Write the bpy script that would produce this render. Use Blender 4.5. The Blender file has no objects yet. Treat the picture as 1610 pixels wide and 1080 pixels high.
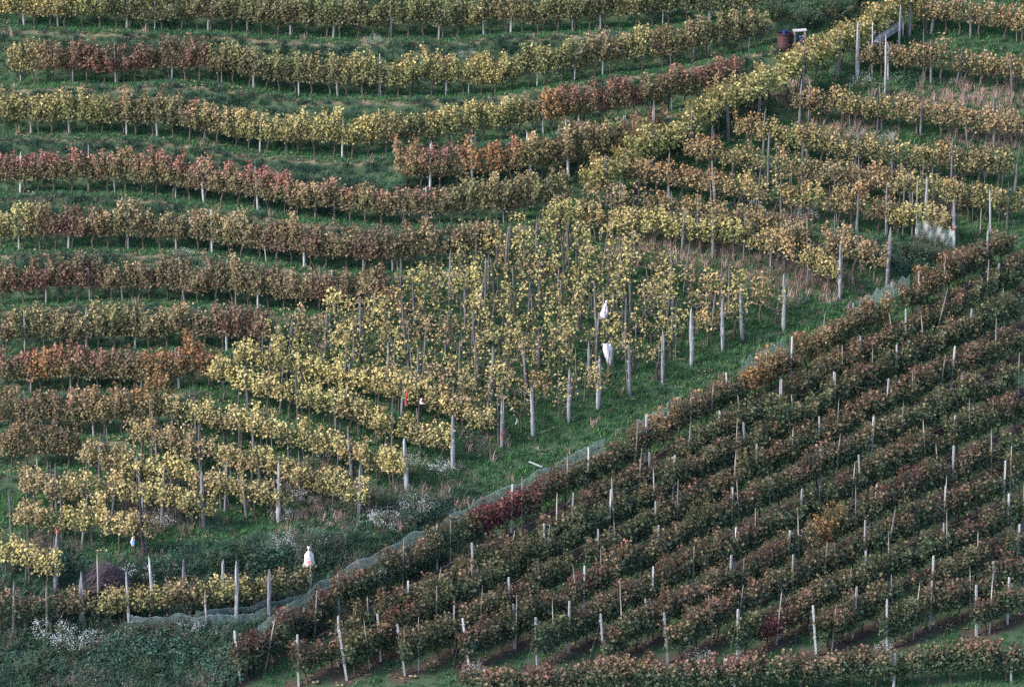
import bpy, math, random
import numpy as np
from mathutils import Vector, Matrix

random.seed(11)
RNG = np.random.default_rng(11)
S = bpy.context.scene
COL = S.collection

# ------------------------------------------------------------------ camera, sky, sun, exposure
FPX = 6000.0                      # focal length in photo pixels (photo 1610 x 1080)
PITCH = math.radians(14.0)
CAM_Z = 45.0
cd = bpy.data.cameras.new('camera')
cam = bpy.data.objects.new('camera', cd); COL.objects.link(cam)
cam.location = (0, 0, CAM_Z)
cam.rotation_euler = (math.pi/2 - PITCH, 0, 0)
cd.sensor_width = 36.0; cd.lens = 36.0*FPX/1610.0
cd.clip_start = 1.0; cd.clip_end = 4000.0
S.camera = cam

SUN_ELEV, SUN_AZ = math.radians(34), math.radians(-112)   # azimuth from +Y towards +X
w = bpy.data.worlds.new('World'); S.world = w; w.use_nodes = True
nt = w.node_tree; nt.nodes.clear()
sky = nt.nodes.new('ShaderNodeTexSky'); sky.sky_type = 'NISHITA'; sky.sun_disc = False
sky.sun_elevation = SUN_ELEV; sky.sun_rotation = SUN_AZ; sky.dust_density = 1.0; sky.ozone_density = 1.0
bg = nt.nodes.new('ShaderNodeBackground'); bg.inputs['Strength'].default_value = 0.135
wo = nt.nodes.new('ShaderNodeOutputWorld')
nt.links.new(sky.outputs[0], bg.inputs[0]); nt.links.new(bg.outputs[0], wo.inputs[0])
sd = bpy.data.lights.new('sun', 'SUN'); sd.energy = 2.4; sd.angle = math.radians(14); sd.color = (1.0, 0.95, 0.88)
so = bpy.data.objects.new('sun', sd); COL.objects.link(so)
sv = Vector((math.sin(SUN_AZ)*math.cos(SUN_ELEV), math.cos(SUN_AZ)*math.cos(SUN_ELEV), math.sin(SUN_ELEV)))
so.rotation_euler = sv.to_track_quat('Z', 'Y').to_euler(); so.location = (0, 150, 120)

S.render.engine = 'CYCLES'
S.view_settings.view_transform = 'Standard'; S.view_settings.look = 'None'
S.view_settings.exposure = 2.0; S.view_settings.gamma = 1.0
S.view_settings.use_curve_mapping = False
S.cycles.max_bounces = 5; S.cycles.diffuse_bounces = 3; S.cycles.transparent_max_bounces = 12
S.cycles.use_denoising = False

# ------------------------------------------------------------------ row lines measured on the photograph
TERR = [
 [(-60,40),(39,43),(300,50),(425,56),(508,62),(686,62),(800,53),(900,52),(1001,45),(1100,36),(1230,22),(1500,-20)],
 [(-60,137),(13,135),(115,130),(160,133),(270,128),(330,130),(470,152),(560,155),(660,153),(770,148),(870,135),(965,118),(1090,100),(1200,75),(1500,20)],
 [(-60,213),(65,210),(170,213),(270,218),(356,233),(410,240),(532,250),(570,248),(640,240),(710,231),(790,222),(860,212),(915,201),(990,188),(1070,172),(1150,155),(1500,80)],
 [(-60,303),(110,303),(200,305),(290,315),(380,328),(470,345),(560,352),(650,357),(720,355),(780,356),(880,342),(1100,300),(1500,230)],
 [(-60,396),(140,393),(300,395),(390,410),(480,422),(570,428),(650,428),(720,422),(790,412),(1100,370),(1500,320)],
 [(-60,482),(60,480),(130,475),(250,473),(350,483),(430,488),(520,495),(610,490),(1000,470),(1500,440)],
 [(-60,562),(100,553),(240,550),(310,550),(400,555),(450,560),(900,545),(1500,530)],
 [(-60,622),(80,618),(160,617),(240,617),(340,610),(900,590),(1500,580)],
 [(-60,692),(100,684),(180,688),(250,675),(900,650),(1500,640)],
 [(-60,742),(60,738),(130,735),(900,715),(1500,705)],
]
TERR_END = [1235, 1200, 1160, 880, 785, 612, 432, 345, 250, 128]
TSHORT = [(625,302),(700,301),(815,292),(860,285),(920,275),(1000,258),(1048,236)]
RIDGE = [(130,735),(250,680),(340,615),(450,560),(610,492),(790,415),(880,345),(1000,285),(1075,245),(1150,200),(1230,162),(1300,122),(1370,82),(1450,35)]
RIDGE_ROW = [(925,338),(1000,290),(1075,247),(1150,203),(1230,163),(1300,124),(1370,84),(1450,34)]
HILL = [
 [(-10,902),(88,935)],
 [(-10,842),(100,856),(225,873)],
 [(40,800),(180,815),(320,834)],
 [(130,758),(280,785),(437,822)],
 [(205,716),(380,762),(565,819)],
 [(265,678),(450,722),(638,775)],
 [(340,626),(520,676),(712,737)],
 [(372,596),(580,640),(790,705)],
 [(415,568),(620,618),(838,685)],
 [(460,544),(680,600),(893,665)],
 [(510,522),(720,576),(940,643)],
 [(560,505),(780,556),(990,621)],
 [(612,485),(830,536),(1042,600)],
 [(660,466),(880,512),(1088,573)],
 [(712,446),(930,492),(1135,551)],
 [(765,424),(980,472),(1168,535)],
 [(805,398),(1020,448),(1231,518)],
 [(862,372),(1100,398),(1195,415),(1320,470)],
 [(925,346),(1080,372),(1250,402),(1395,450)],
 [(990,305),(1240,345),(1500,389)],
 [(1075,268),(1300,312),(1610,362)],
 [(1160,236),(1350,274),(1620,304)],
 [(1245,192),(1420,212),(1620,236)],
 [(1348,118),(1480,132),(1620,150)],
 [(1440,52),(1530,60),(1620,70)],
]
NEAR = [
 [(378,1072),(470,1008),(560,958),(650,912),(830,822),(950,760),(1150,650),(1330,550),(1440,492),(1620,392)],
 [(470,1078),(700,952),(1000,790),(1300,625),(1620,450)],
 [(545,1068),(800,930),(1100,768),(1400,610),(1620,505)],
 [(637,1064),(900,925),(1200,764),(1450,635),(1620,558)],
 [(738,1052),(1000,918),(1300,760),(1620,610)],
 [(845,1050),(1100,922),(1380,775),(1620,664)],
 [(950,1046),(1200,922),(1450,795),(1620,716)],
 [(1050,1042),(1250,945),(1450,848),(1620,772)],
 [(1160,1038),(1330,958),(1480,890),(1620,830)],
 [(1283,1032),(1382,978),(1500,935),(1620,888)],
 [(1394,1020),(1455,992),(1540,960),(1620,930)],
 [(1535,999),(1620,966)],
]
FRONT = [(735,1112),(1000,1098),(1300,1086),(1620,1068)]
NETROW = [(-10,1004),(130,986),(205,986),(300,976),(400,966),(490,950)]

def pl(pts, u):
    a = np.array(pts, float)
    return np.interp(u, a[:, 0], a[:, 1])

# ------------------------------------------------------------------ the terrain as one function of direction
_ru = np.array([p[0] for p in [(-700,1180),(-200,900)] + RIDGE + [(1560,-40),(2300,-500)]], float)
_rv = np.array([p[1] for p in [(-700,1180),(-200,900)] + RIDGE + [(1560,-40),(2300,-500)]], float)
_order = np.argsort(_rv)

def smooth(a, b, x):
    t = np.clip((x-a)/(b-a), 0, 1)
    return t*t*(3-2*t)

def wob(u, v):
    return (np.sin(u*0.021+v*0.013)+np.sin(u*0.043-v*0.031+1.3)+np.sin(u*0.09+v*0.071+.4)*.6+np.sin(u*0.17-v*0.13)*.35)/3

def terr_mask(u, v):
    edge = np.interp(v, _rv[_order], _ru[_order])
    return 1-smooth(-45, 25, u-edge)

def terr_phase(u, v):
    """row index counted downwards as a real number: k at the base line of row k"""
    cur = [pl(c, u) for c in TERR]
    cur = [cur[0]-90*i for i in (6, 5, 4, 3, 2, 1)] + cur + [cur[-1]+60*i for i in (1, 2, 3, 4)]
    vs = np.stack(cur)
    ph = np.full(np.shape(u), -6.0); gap = np.full(np.shape(u), 80.0)
    for k in range(len(cur)-1):
        a, b = vs[k], vs[k+1]
        m = (v >= a) & (v < b)
        ph = np.where(m, k-6+(v-a)/(b-a), ph)
        gap = np.where(m, b-a, gap)
    return ph, gap

def bench_fn(t):
    """t in 0..1 downwards from one row line to the next; the share of the depth drop reached"""
    xs = [0, .085, .13, .86, .91, 1.0]
    ys = [0, .27, .34, .70, .76, 1.0]
    return np.interp(t, xs, ys)

def depth(u, v):
    u = np.asarray(u, float); v = np.asarray(v, float)
    d = 192-0.039*(v-30)
    edge_v = np.interp(u, _ru, _rv)
    dist = (v-edge_v)*0.87
    d = d-2.2*np.exp(-(dist/230)**2)
    tm = terr_mask(u, v)*(1-smooth(745, 800, v))
    ph, gap = terr_phase(u, v)
    t = ph-np.floor(ph)
    d = d-tm*(bench_fn(t)-t)*gap*0.039
    # ditch beside the netting
    nv = pl(NEAR[0], u)
    dd = v-(nv-52)
    d = d+0.35*np.exp(-(dd/11)**2)*smooth(640, 760, u)*(1-smooth(930, 1000, u))
    # overgrown step in the lower left
    sv_ = np.interp(u, [-100, 230, 480, 620, 700], [900, 885, 868, 830, 800])
    st = smooth(-30, 300, u)*(1-smooth(620, 720, u))
    d = d-st*0.9*np.exp(-((v-sv_)/34)**2)
    return d

SP, CP = math.sin(PITCH), math.cos(PITCH)
def unproject(u, v, d):
    x = (np.asarray(u, float)-805)/FPX; y = (540-np.asarray(v, float))/FPX
    return np.stack([d*x, d*(CP+y*SP), CAM_Z+d*(-SP+y*CP)], -1)

def ground(u, v):
    p = unproject(u, v, depth(u, v))
    p[..., 2] += 0.07*wob(np.asarray(u, float), np.asarray(v, float))
    return p

def G(u, v):
    return Vector(ground(np.array([float(u)]), np.array([float(v)]))[0])

def ppm(u, v):
    return FPX/float(depth(np.array([float(u)]), np.array([float(v)]))[0])

# ------------------------------------------------------------------ materials
def new_mat(name):
    m = bpy.data.materials.new(name); m.use_nodes = True
    m.node_tree.nodes.clear()
    return m, m.node_tree.nodes, m.node_tree.links

def N(ns, t, **kw):
    n = ns.new(t)
    for k, v in kw.items(): setattr(n, k, v)
    return n

def mixc(ns, ls, fac, a, b, mode='MIX'):
    n = ns.new('ShaderNodeMix'); n.data_type = 'RGBA'; n.blend_type = mode
    for sock, val in ((n.inputs[0], fac), (n.inputs[6], a), (n.inputs[7], b)):
        if hasattr(val, 'is_output'): ls.new(val, sock)
        elif isinstance(val, (int, float)): sock.default_value = val
        else: sock.default_value = (*val, 1)
    return n.outputs[2]

def mathn(ns, ls, op, a, b=None, c=None, clamp=False):
    n = ns.new('ShaderNodeMath'); n.operation = op; n.use_clamp = clamp
    for i, val in enumerate((a, b, c)):
        if val is None: continue
        if hasattr(val, 'is_output'): ls.new(val, n.inputs[i])
        else: n.inputs[i].default_value = val
    return n.outputs[0]

def finish(ns, ls, col, rough=0.7, trans=0.0, spec=0.3, bump=None):
    b = N(ns, 'ShaderNodeBsdfPrincipled'); b.inputs['Roughness'].default_value = rough
    b.inputs['Specular IOR Level'].default_value = spec
    if hasattr(col, 'is_output'): ls.new(col, b.inputs['Base Color'])
    else: b.inputs['Base Color'].default_value = (*col, 1)
    if bump is not None: ls.new(bump, b.inputs['Normal'])
    o = N(ns, 'ShaderNodeOutputMaterial'); out = b.outputs[0]
    if trans > 0:
        t = N(ns, 'ShaderNodeBsdfTranslucent')
        if hasattr(col, 'is_output'): ls.new(col, t.inputs[0])
        else: t.inputs[0].default_value = (*col, 1)
        mx = N(ns, 'ShaderNodeMixShader'); mx.inputs[0].default_value = trans
        ls.new(out, mx.inputs[1]); ls.new(t.outputs[0], mx.inputs[2]); out = mx.outputs[0]
    ls.new(out, o.inputs[0])

def leaf_material():
    m, ns, ls = new_mat('vine_leaf')
    oi = N(ns, 'ShaderNodeObjectInfo')
    alt = N(ns, 'ShaderNodeAttribute', attribute_type='OBJECT', attribute_name='alt')
    tip = N(ns, 'ShaderNodeAttribute', attribute_type='OBJECT', attribute_name='tip')
    r1 = N(ns, 'ShaderNodeAttribute', attribute_name='rnd').outputs['Fac']
    r2 = N(ns, 'ShaderNodeAttribute', attribute_name='rnd2').outputs['Fac']
    hg = N(ns, 'ShaderNodeAttribute', attribute_name='hgt').outputs['Fac']
    ge = N(ns, 'ShaderNodeNewGeometry'); nz = N(ns, 'ShaderNodeTexNoise'); nz.inputs['Scale'].default_value = 1.5; nz.inputs['Detail'].default_value = 3
    ls.new(ge.outputs['Position'], nz.inputs['Vector'])
    nn = mathn(ns, ls, 'MULTIPLY_ADD', nz.outputs['Fac'], 1.3, -.65)
    f1 = N(ns, 'ShaderNodeMapRange'); f1.inputs[1].default_value = .56; f1.inputs[2].default_value = .74
    ls.new(mathn(ns, ls, 'ADD', r1, nn), f1.inputs[0])
    c = mixc(ns, ls, f1.outputs[0], oi.outputs['Color'], alt.outputs['Color'])
    s = mathn(ns, ls, 'ADD', mathn(ns, ls, 'MULTIPLY_ADD', nn, .5, hg), mathn(ns, ls, 'MULTIPLY', r2, .7))
    f2 = N(ns, 'ShaderNodeMapRange'); f2.inputs[1].default_value = 1.05; f2.inputs[2].default_value = 1.4
    ls.new(s, f2.inputs[0])
    c = mixc(ns, ls, f2.outputs[0], c, tip.outputs['Color'])
    hsv = N(ns, 'ShaderNodeHueSaturation')
    ls.new(c, hsv.inputs['Color'])
    ls.new(mathn(ns, ls, 'MULTIPLY_ADD', r2, .05, .475), hsv.inputs['Hue'])
    k = mathn(ns, ls, 'FRACT', mathn(ns, ls, 'MULTIPLY', mathn(ns, ls, 'ADD', r1, r2), 7.31))
    ls.new(mathn(ns, ls, 'MULTIPLY_ADD', mathn(ns, ls, 'POWER', k, 1.6), 0.85, .66), hsv.inputs['Value'])
    ls.new(mathn(ns, ls, 'MULTIPLY_ADD', r1, -.15, 1.05), hsv.inputs['Saturation'])
    finish(ns, ls, hsv.outputs[0], .6, .28, .25)
    return m

def tint_material(name, a, b, rough=.8, trans=.25):
    """plants scattered on the ground: two colours by the instance's tint, lightness by blade"""
    m, ns, ls = new_mat(name)
    t = N(ns, 'ShaderNodeAttribute', attribute_type='INSTANCER', attribute_name='tint').outputs['Fac']
    r = N(ns, 'ShaderNodeAttribute', attribute_name='rnd').outputs['Fac']
    c = mixc(ns, ls, t, a, b)
    hsv = N(ns, 'ShaderNodeHueSaturation'); ls.new(c, hsv.inputs['Color'])
    ls.new(mathn(ns, ls, 'MULTIPLY_ADD', r, 1.0, .5), hsv.inputs['Value'])
    finish(ns, ls, hsv.outputs[0], rough, trans, .2)
    return m

def wood_material(name, a, b, dark, scale=9.0):
    m, ns, ls = new_mat(name)
    tc = N(ns, 'ShaderNodeTexCoord'); oi = N(ns, 'ShaderNodeObjectInfo')
    mp = N(ns, 'ShaderNodeMapping'); mp.inputs['Scale'].default_value = (scale*2.5, scale*2.5, scale*.25)
    ls.new(tc.outputs['Object'], mp.inputs[0])
    add = N(ns, 'ShaderNodeVectorMath', operation='ADD'); ls.new(mp.outputs[0], add.inputs[0])
    sc = N(ns, 'ShaderNodeVectorMath', operation='SCALE'); sc.inputs[0].default_value = (37, 19, 53)
    ls.new(oi.outputs['Random'], sc.inputs['Scale']); ls.new(sc.outputs[0], add.inputs[1])
    nz = N(ns, 'ShaderNodeTexNoise'); nz.inputs['Scale'].default_value = 1.0; nz.inputs['Detail'].default_value = 6
    ls.new(add.outputs[0], nz.inputs['Vector'])
    cr = N(ns, 'ShaderNodeValToRGB')
    cr.color_ramp.elements[0].position = .32; cr.color_ramp.elements[0].color = (*dark, 1)
    cr.color_ramp.elements[1].position = .68; cr.color_ramp.elements[1].color = (*b, 1)
    e = cr.color_ramp.elements.new(.48); e.color = (*a, 1)
    ls.new(nz.outputs['Fac'], cr.inputs[0])
    hsv = N(ns, 'ShaderNodeHueSaturation'); ls.new(cr.outputs[0], hsv.inputs['Color'])
    ls.new(mathn(ns, ls, 'MULTIPLY_ADD', oi.outputs['Random'], .7, .65), hsv.inputs['Value'])
    bp = N(ns, 'ShaderNodeBump'); bp.inputs['Strength'].default_value = .6; bp.inputs['Distance'].default_value = .02
    ls.new(nz.outputs['Fac'], bp.inputs['Height'])
    finish(ns, ls, hsv.outputs[0], .85, 0, .2, bp.outputs[0])
    return m

def plain_material(name, col, rough=.6, var=.25, scale=14, spec=.3, trans=0.0):
    m, ns, ls = new_mat(name)
    tc = N(ns, 'ShaderNodeTexCoord'); nz = N(ns, 'ShaderNodeTexNoise'); nz.inputs['Scale'].default_value = scale; nz.inputs['Detail'].default_value = 5
    ls.new(tc.outputs['Object'], nz.inputs['Vector'])
    c = mixc(ns, ls, nz.outputs['Fac'], tuple(x*(1-var) for x in col), tuple(min(1, x*(1+var)) for x in col))
    finish(ns, ls, c, rough, trans, spec)
    return m

def net_material(name, col, cover):
    m, ns, ls = new_mat(name)
    tc = N(ns, 'ShaderNodeTexCoord')
    nz = N(ns, 'ShaderNodeTexNoise'); nz.inputs['Scale'].default_value = 3.2; nz.inputs['Detail'].default_value = 4
    ls.new(tc.outputs['Object'], nz.inputs['Vector'])
    edge = N(ns, 'ShaderNodeAttribute', attribute_name='hem').outputs['Fac']
    d = N(ns, 'ShaderNodeBsdfDiffuse'); d.inputs[0].default_value = (*col, 1)
    tl = N(ns, 'ShaderNodeBsdfTranslucent'); tl.inputs[0].default_value = (*col, 1)
    ad = N(ns, 'ShaderNodeMixShader'); ad.inputs[0].default_value = .35
    ls.new(d.outputs[0], ad.inputs[1]); ls.new(tl.outputs[0], ad.inputs[2])
    tr = N(ns, 'ShaderNodeBsdfTransparent')
    mr = N(ns, 'ShaderNodeMapRange'); mr.inputs[1].default_value = .3; mr.inputs[2].default_value = .7
    mr.inputs[3].default_value = cover*.55; mr.inputs[4].default_value = cover*1.35
    ls.new(nz.outputs['Fac'], mr.inputs[0])
    f = mathn(ns, ls, 'MAXIMUM', mr.outputs[0], mathn(ns, ls, 'MULTIPLY', edge, .85), clamp=True)
    mx = N(ns, 'ShaderNodeMixShader'); ls.new(f, mx.inputs[0])
    ls.new(tr.outputs[0], mx.inputs[1]); ls.new(ad.outputs[0], mx.inputs[2])
    o = N(ns, 'ShaderNodeOutputMaterial'); ls.new(mx.outputs[0], o.inputs[0])
    return m

def ground_material():
    m, ns, ls = new_mat('hillside_ground')
    tc = N(ns, 'ShaderNodeTexCoord')
    n1 = N(ns, 'ShaderNodeTexNoise'); n1.inputs['Scale'].default_value = .9; n1.inputs['Detail'].default_value = 8; n1.inputs['Roughness'].default_value = .7
    n2 = N(ns, 'ShaderNodeTexNoise'); n2.inputs['Scale'].default_value = 12; n2.inputs['Detail'].default_value = 6; n2.inputs['Roughness'].default_value = .75
    ls.new(tc.outputs['Object'], n1.inputs['Vector']); ls.new(tc.outputs['Object'], n2.inputs['Vector'])
    soil = mixc(ns, ls, n2.outputs['Fac'], (.018, .014, .013), (.075, .055, .047))
    turf = mixc(ns, ls, n2.outputs['Fac'], (.020, .042, .024), (.050, .092, .046))
    turf = mixc(ns, ls, mathn(ns, ls, 'MULTIPLY', n1.outputs['Fac'], .5), turf, (.04, .045, .028))
    straw = mixc(ns, ls, n2.outputs['Fac'], (.10, .07, .045), (.32, .24, .16))
    a_soil = N(ns, 'ShaderNodeAttribute', attribute_name='soil').outputs['Fac']
    a_dry = N(ns, 'ShaderNodeAttribute', attribute_name='dry').outputs['Fac']
    def ragged(x):
        y = mathn(ns, ls, 'ADD', x, mathn(ns, ls, 'MULTIPLY_ADD', n2.outputs['Fac'], .9, -.45))
        return mathn(ns, ls, 'MULTIPLY', y, 1.4, clamp=True)
    c = mixc(ns, ls, ragged(a_soil), turf, soil)
    c = mixc(ns, ls, ragged(a_dry), c, straw)
    bp = N(ns, 'ShaderNodeBump'); bp.inputs['Strength'].default_value = .8; bp.inputs['Distance'].default_value = .06
    ls.new(n2.outputs['Fac'], bp.inputs['Height'])
    finish(ns, ls, c, .95, 0, .1, bp.outputs[0])
    return m

M_LEAF = leaf_material()
M_BARK = wood_material('vine_bark', (.045, .035, .03), (.10, .08, .07), (.015, .012, .011), 14)
M_POST = wood_material('weathered_wood', (.14, .138, .155), (.29, .285, .31), (.045, .042, .045))
M_POSTD = wood_material('dark_post_wood', (.085, .078, .085), (.19, .18, .19), (.03, .027, .028))
M_PALE = wood_material('pale_post', (.235, .23, .245), (.40, .39, .40), (.11, .105, .11))
M_TERRPOST = wood_material('terrace_post', (.25, .24, .25), (.44, .42, .42), (.10, .09, .09))
M_STAKE = wood_material('stake_wood', (.20, .17, .16), (.40, .36, .33), (.06, .05, .045))
M_NET = net_material('teal_net', (.52, .64, .64), .22)
M_NETW = net_material('white_net', (.70, .76, .74), .27)
M_GROUND = ground_material()

# ------------------------------------------------------------------ mesh helpers
def mesh_from(name, verts, faces, mat=None, attrs=None, smooth_=False):
    me = bpy.data.meshes.new(name)
    if isinstance(faces, np.ndarray):
        nv, (nf, k) = len(verts), faces.shape
        me.vertices.add(nv); me.vertices.foreach_set('co', np.asarray(verts, np.float32).ravel())
        me.loops.add(nf*k); me.loops.foreach_set('vertex_index', faces.astype(np.int32).ravel())
        me.polygons.add(nf); me.polygons.foreach_set('loop_start', np.arange(0, nf*k, k, dtype=np.int32))
        me.polygons.foreach_set('loop_total', np.full(nf, k, np.int32))
        me.update(calc_edges=True)
    else:
        me.from_pydata([tuple(v) for v in verts], [], [tuple(f) for f in faces]); me.update()
    for an, (dom, arr) in (attrs or {}).items():
        at = me.attributes.new(an, 'FLOAT', dom); at.data.foreach_set('value', np.asarray(arr, np.float32))
    if mat: me.materials.append(mat)
    if smooth_: me.polygons.foreach_set('use_smooth', np.ones(len(me.polygons), bool))
    return me

def link(name, me, parent=None, loc=(0, 0, 0), rz=0.0):
    o = bpy.data.objects.new(name, me); COL.objects.link(o)
    o.location = loc; o.rotation_euler = (0, 0, rz)
    if parent: o.parent = parent
    return o

def tag(o, label, cat, group=None):
    o['label'] = label; o['category'] = cat
    if group: o['group'] = group
    return o

class MB:
    """collects boxes, tubes and sheets into one mesh"""
    def __init__(s): s.v, s.f = [], []
    def add(s, vs, fs):
        n = len(s.v); s.v += [tuple(v) for v in vs]; s.f += [tuple(i+n for i in f) for f in fs]
    def tube(s, pts, rad, k=6, cap=True, twist=0.0):
        pts = [Vector(p) for p in pts]; rad = rad if hasattr(rad, '__len__') else [rad]*len(pts)
        vs, fs = [], []
        for i, p in enumerate(pts):
            t = (pts[min(i+1, len(pts)-1)]-pts[max(i-1, 0)]).normalized()
            a = t.cross(Vector((0, 1, 0)) if abs(t.y) < .9 else Vector((1, 0, 0))).normalized(); b = t.cross(a)
            for j in range(k):
                an = 2*math.pi*j/k+twist
                vs.append(p+(a*math.cos(an)+b*math.sin(an))*rad[i])
        for i in range(len(pts)-1):
            for j in range(k):
                fs.append((i*k+j, i*k+(j+1) % k, (i+1)*k+(j+1) % k, (i+1)*k+j))
        if cap:
            fs.append(tuple(range(k))[::-1]); fs.append(tuple((len(pts)-1)*k+j for j in range(k)))
        s.add(vs, fs)
    def box(s, c, size, rot=None):
        c = Vector(c); hx, hy, hz = (x/2 for x in size)
        vs = [Vector((x, y, z)) for x in (-hx, hx) for y in (-hy, hy) for z in (-hz, hz)]
        if rot is not None: vs = [rot @ v for v in vs]
        s.add([v+c for v in vs], [(0, 1, 3, 2), (4, 6, 7, 5), (0, 4, 5, 1), (2, 3, 7, 6), (0, 2, 6, 4), (1, 5, 7, 3)])
    def mesh(s, name, mat, smooth_=False):
        return mesh_from(name, s.v, s.f, mat, None, smooth_)

# ------------------------------------------------------------------ ground sheet
def axis(lo, a, b, hi, step, n):
    l = a-(a-lo)*np.linspace(1, 0, n, endpoint=False)**2.2
    r = b+(hi-b)*np.linspace(0, 1, n+1)[1:]**2.2
    return np.concatenate([l, np.arange(a, b+.01, step), r])

GU = axis(-9000, -220, 1830, 10000, 5.0, 26)
GV = axis(-2000, -140, 1220, 3000, 2.5, 26)
UU, VV = np.meshgrid(GU, GV)

ROWS_SOIL = NEAR
def row_dist(u, v, rows):
    """pixel distance (vertical) from the nearest of the given row lines, inside each row's span"""
    best = np.full(np.shape(u), 1e3)
    for r in rows:
        dv = v-pl(r, u); ok = (u > r[0][0]-25) & (u < r[-1][0]+60)
        best = np.where(ok & (np.abs(dv) < np.abs(best)), dv, best)
    return best

def near_mask(u, v):
    return smooth(-14, 6, v-pl([(-400, 1600)]+NEAR[0]+[(2300, 20)], u))

def blob(u, v, spots):
    m = np.zeros(np.shape(u))
    for x, y, rx, ry in spots:
        m = np.maximum(m, np.exp(-(((u-x)/rx)**2+((v-y)/ry)**2)))
    return m

DRY = [(1010, 388, 70, 22), (1120, 392, 80, 26), (1170, 345, 90, 14), (1265, 338, 50, 14), (1540, 158, 110, 26), (1330, 205, 60, 16), (1390, 282, 80, 14), (1560, 215, 60, 18),
       (205, 778, 42, 24), (250, 815, 40, 20), (560, 790, 55, 32), (660, 800, 60, 26), (480, 800, 40, 22), (760, 690, 30, 16), (1280, 440, 70, 30), (1200, 425, 60, 22), (1220, 150, 40, 26), (60, 870, 30, 20), (95, 1000, 45, 40), (1470, 330, 60, 14)]
def masks(u, v):
    tm = terr_mask(u, v)*(1-smooth(745, 790, v))
    ph, gap = terr_phase(u, v); t = ph-np.floor(ph)
    pxs = t*gap
    edge = tm*np.exp(-((pxs-9)/3.4)**2)*(ph > -.2)
    bench = tm*((pxs < 8) | (pxs > gap-12))
    bank = tm*(1-bench)
    nm = near_mask(u, v)
    rd = row_dist(u, v, NEAR)
    soil = nm*np.exp(-((rd-1)/11)**2)
    ditch = np.exp(-((v-(pl(NEAR[0], u)-50))/8)**2)*smooth(660, 780, u)*(1-smooth(910, 960, u))
    dry = blob(u, v, DRY)*.62
    return dict(tm=tm, edge=edge, bench=bench, bank=bank, near=nm, soil=np.maximum(soil, ditch), dry=dry, pxs=pxs, ph=ph)

GP = ground(UU.ravel(), VV.ravel()).reshape(len(GV), len(GU), 3)
MK = masks(UU, VV)
idx = np.arange(len(GV)*len(GU)).reshape(len(GV), len(GU))
quads = np.stack([idx[:-1, :-1], idx[1:, :-1], idx[1:, 1:], idx[:-1, 1:]], -1).reshape(-1, 4)
dry_all = np.clip(MK['dry']*.8+MK['edge']*(.45+.35*wob(UU*3, VV)), 0, 1)
gme = mesh_from('ground', GP.reshape(-1, 3), quads, M_GROUND,
                {'soil': ('POINT', np.clip(MK['soil'], 0, 1).ravel()), 'dry': ('POINT', dry_all.ravel())}, True)
go = link('ground', gme); go['kind'] = 'structure'; go['label'] = 'terraced grassy hillside of the vineyard'

# ------------------------------------------------------------------ leaves
LEAF = np.array([(0, 0, 0), (.30, -.10, .03), (.52, .22, .10), (.34, .52, .06), (0, .95, -.10), (-.34, .52, .06), (-.52, .22, .10), (-.30, -.10, .03)], float)
LEAF_F = np.array([(0, 1, 2), (0, 2, 3), (0, 3, 4), (0, 4, 5), (0, 5, 6), (0, 6, 7)])

def rot_from(normals, spin):
    n = normals/np.linalg.norm(normals, axis=1, keepdims=True)
    ref = np.where(np.abs(n[:, 2:3]) < .95, np.array([[0, 0, 1.]]), np.array([[1., 0, 0]]))
    x = np.cross(ref, n); x /= np.linalg.norm(x, axis=1, keepdims=True); y = np.cross(n, x)
    c, s = np.cos(spin)[:, None], np.sin(spin)[:, None]
    return x*c+y*s, -x*s+y*c, n

def leaf_cloud(name, pos, nrm, size, rnd, rnd2, hgt, spin, mat, shape=LEAF, faces=LEAF_F):
    X, Y, Z = rot_from(nrm, spin)
    n, k = len(pos), len(shape)
    V = pos[:, None, :]+size[:, None, None]*(X[:, None, :]*shape[None, :, 0:1]+Y[:, None, :]*shape[None, :, 1:2]+Z[:, None, :]*shape[None, :, 2:3])
    Fc = (faces[None]+(np.arange(n)*k)[:, None, None]).reshape(-1, 3)
    rep = lambda a: np.repeat(a, k)
    return mesh_from(name, V.reshape(-1, 3), Fc, mat, {'rnd': ('POINT', rep(rnd)), 'rnd2': ('POINT', rep(rnd2)), 'hgt': ('POINT', rep(hgt))})

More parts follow.
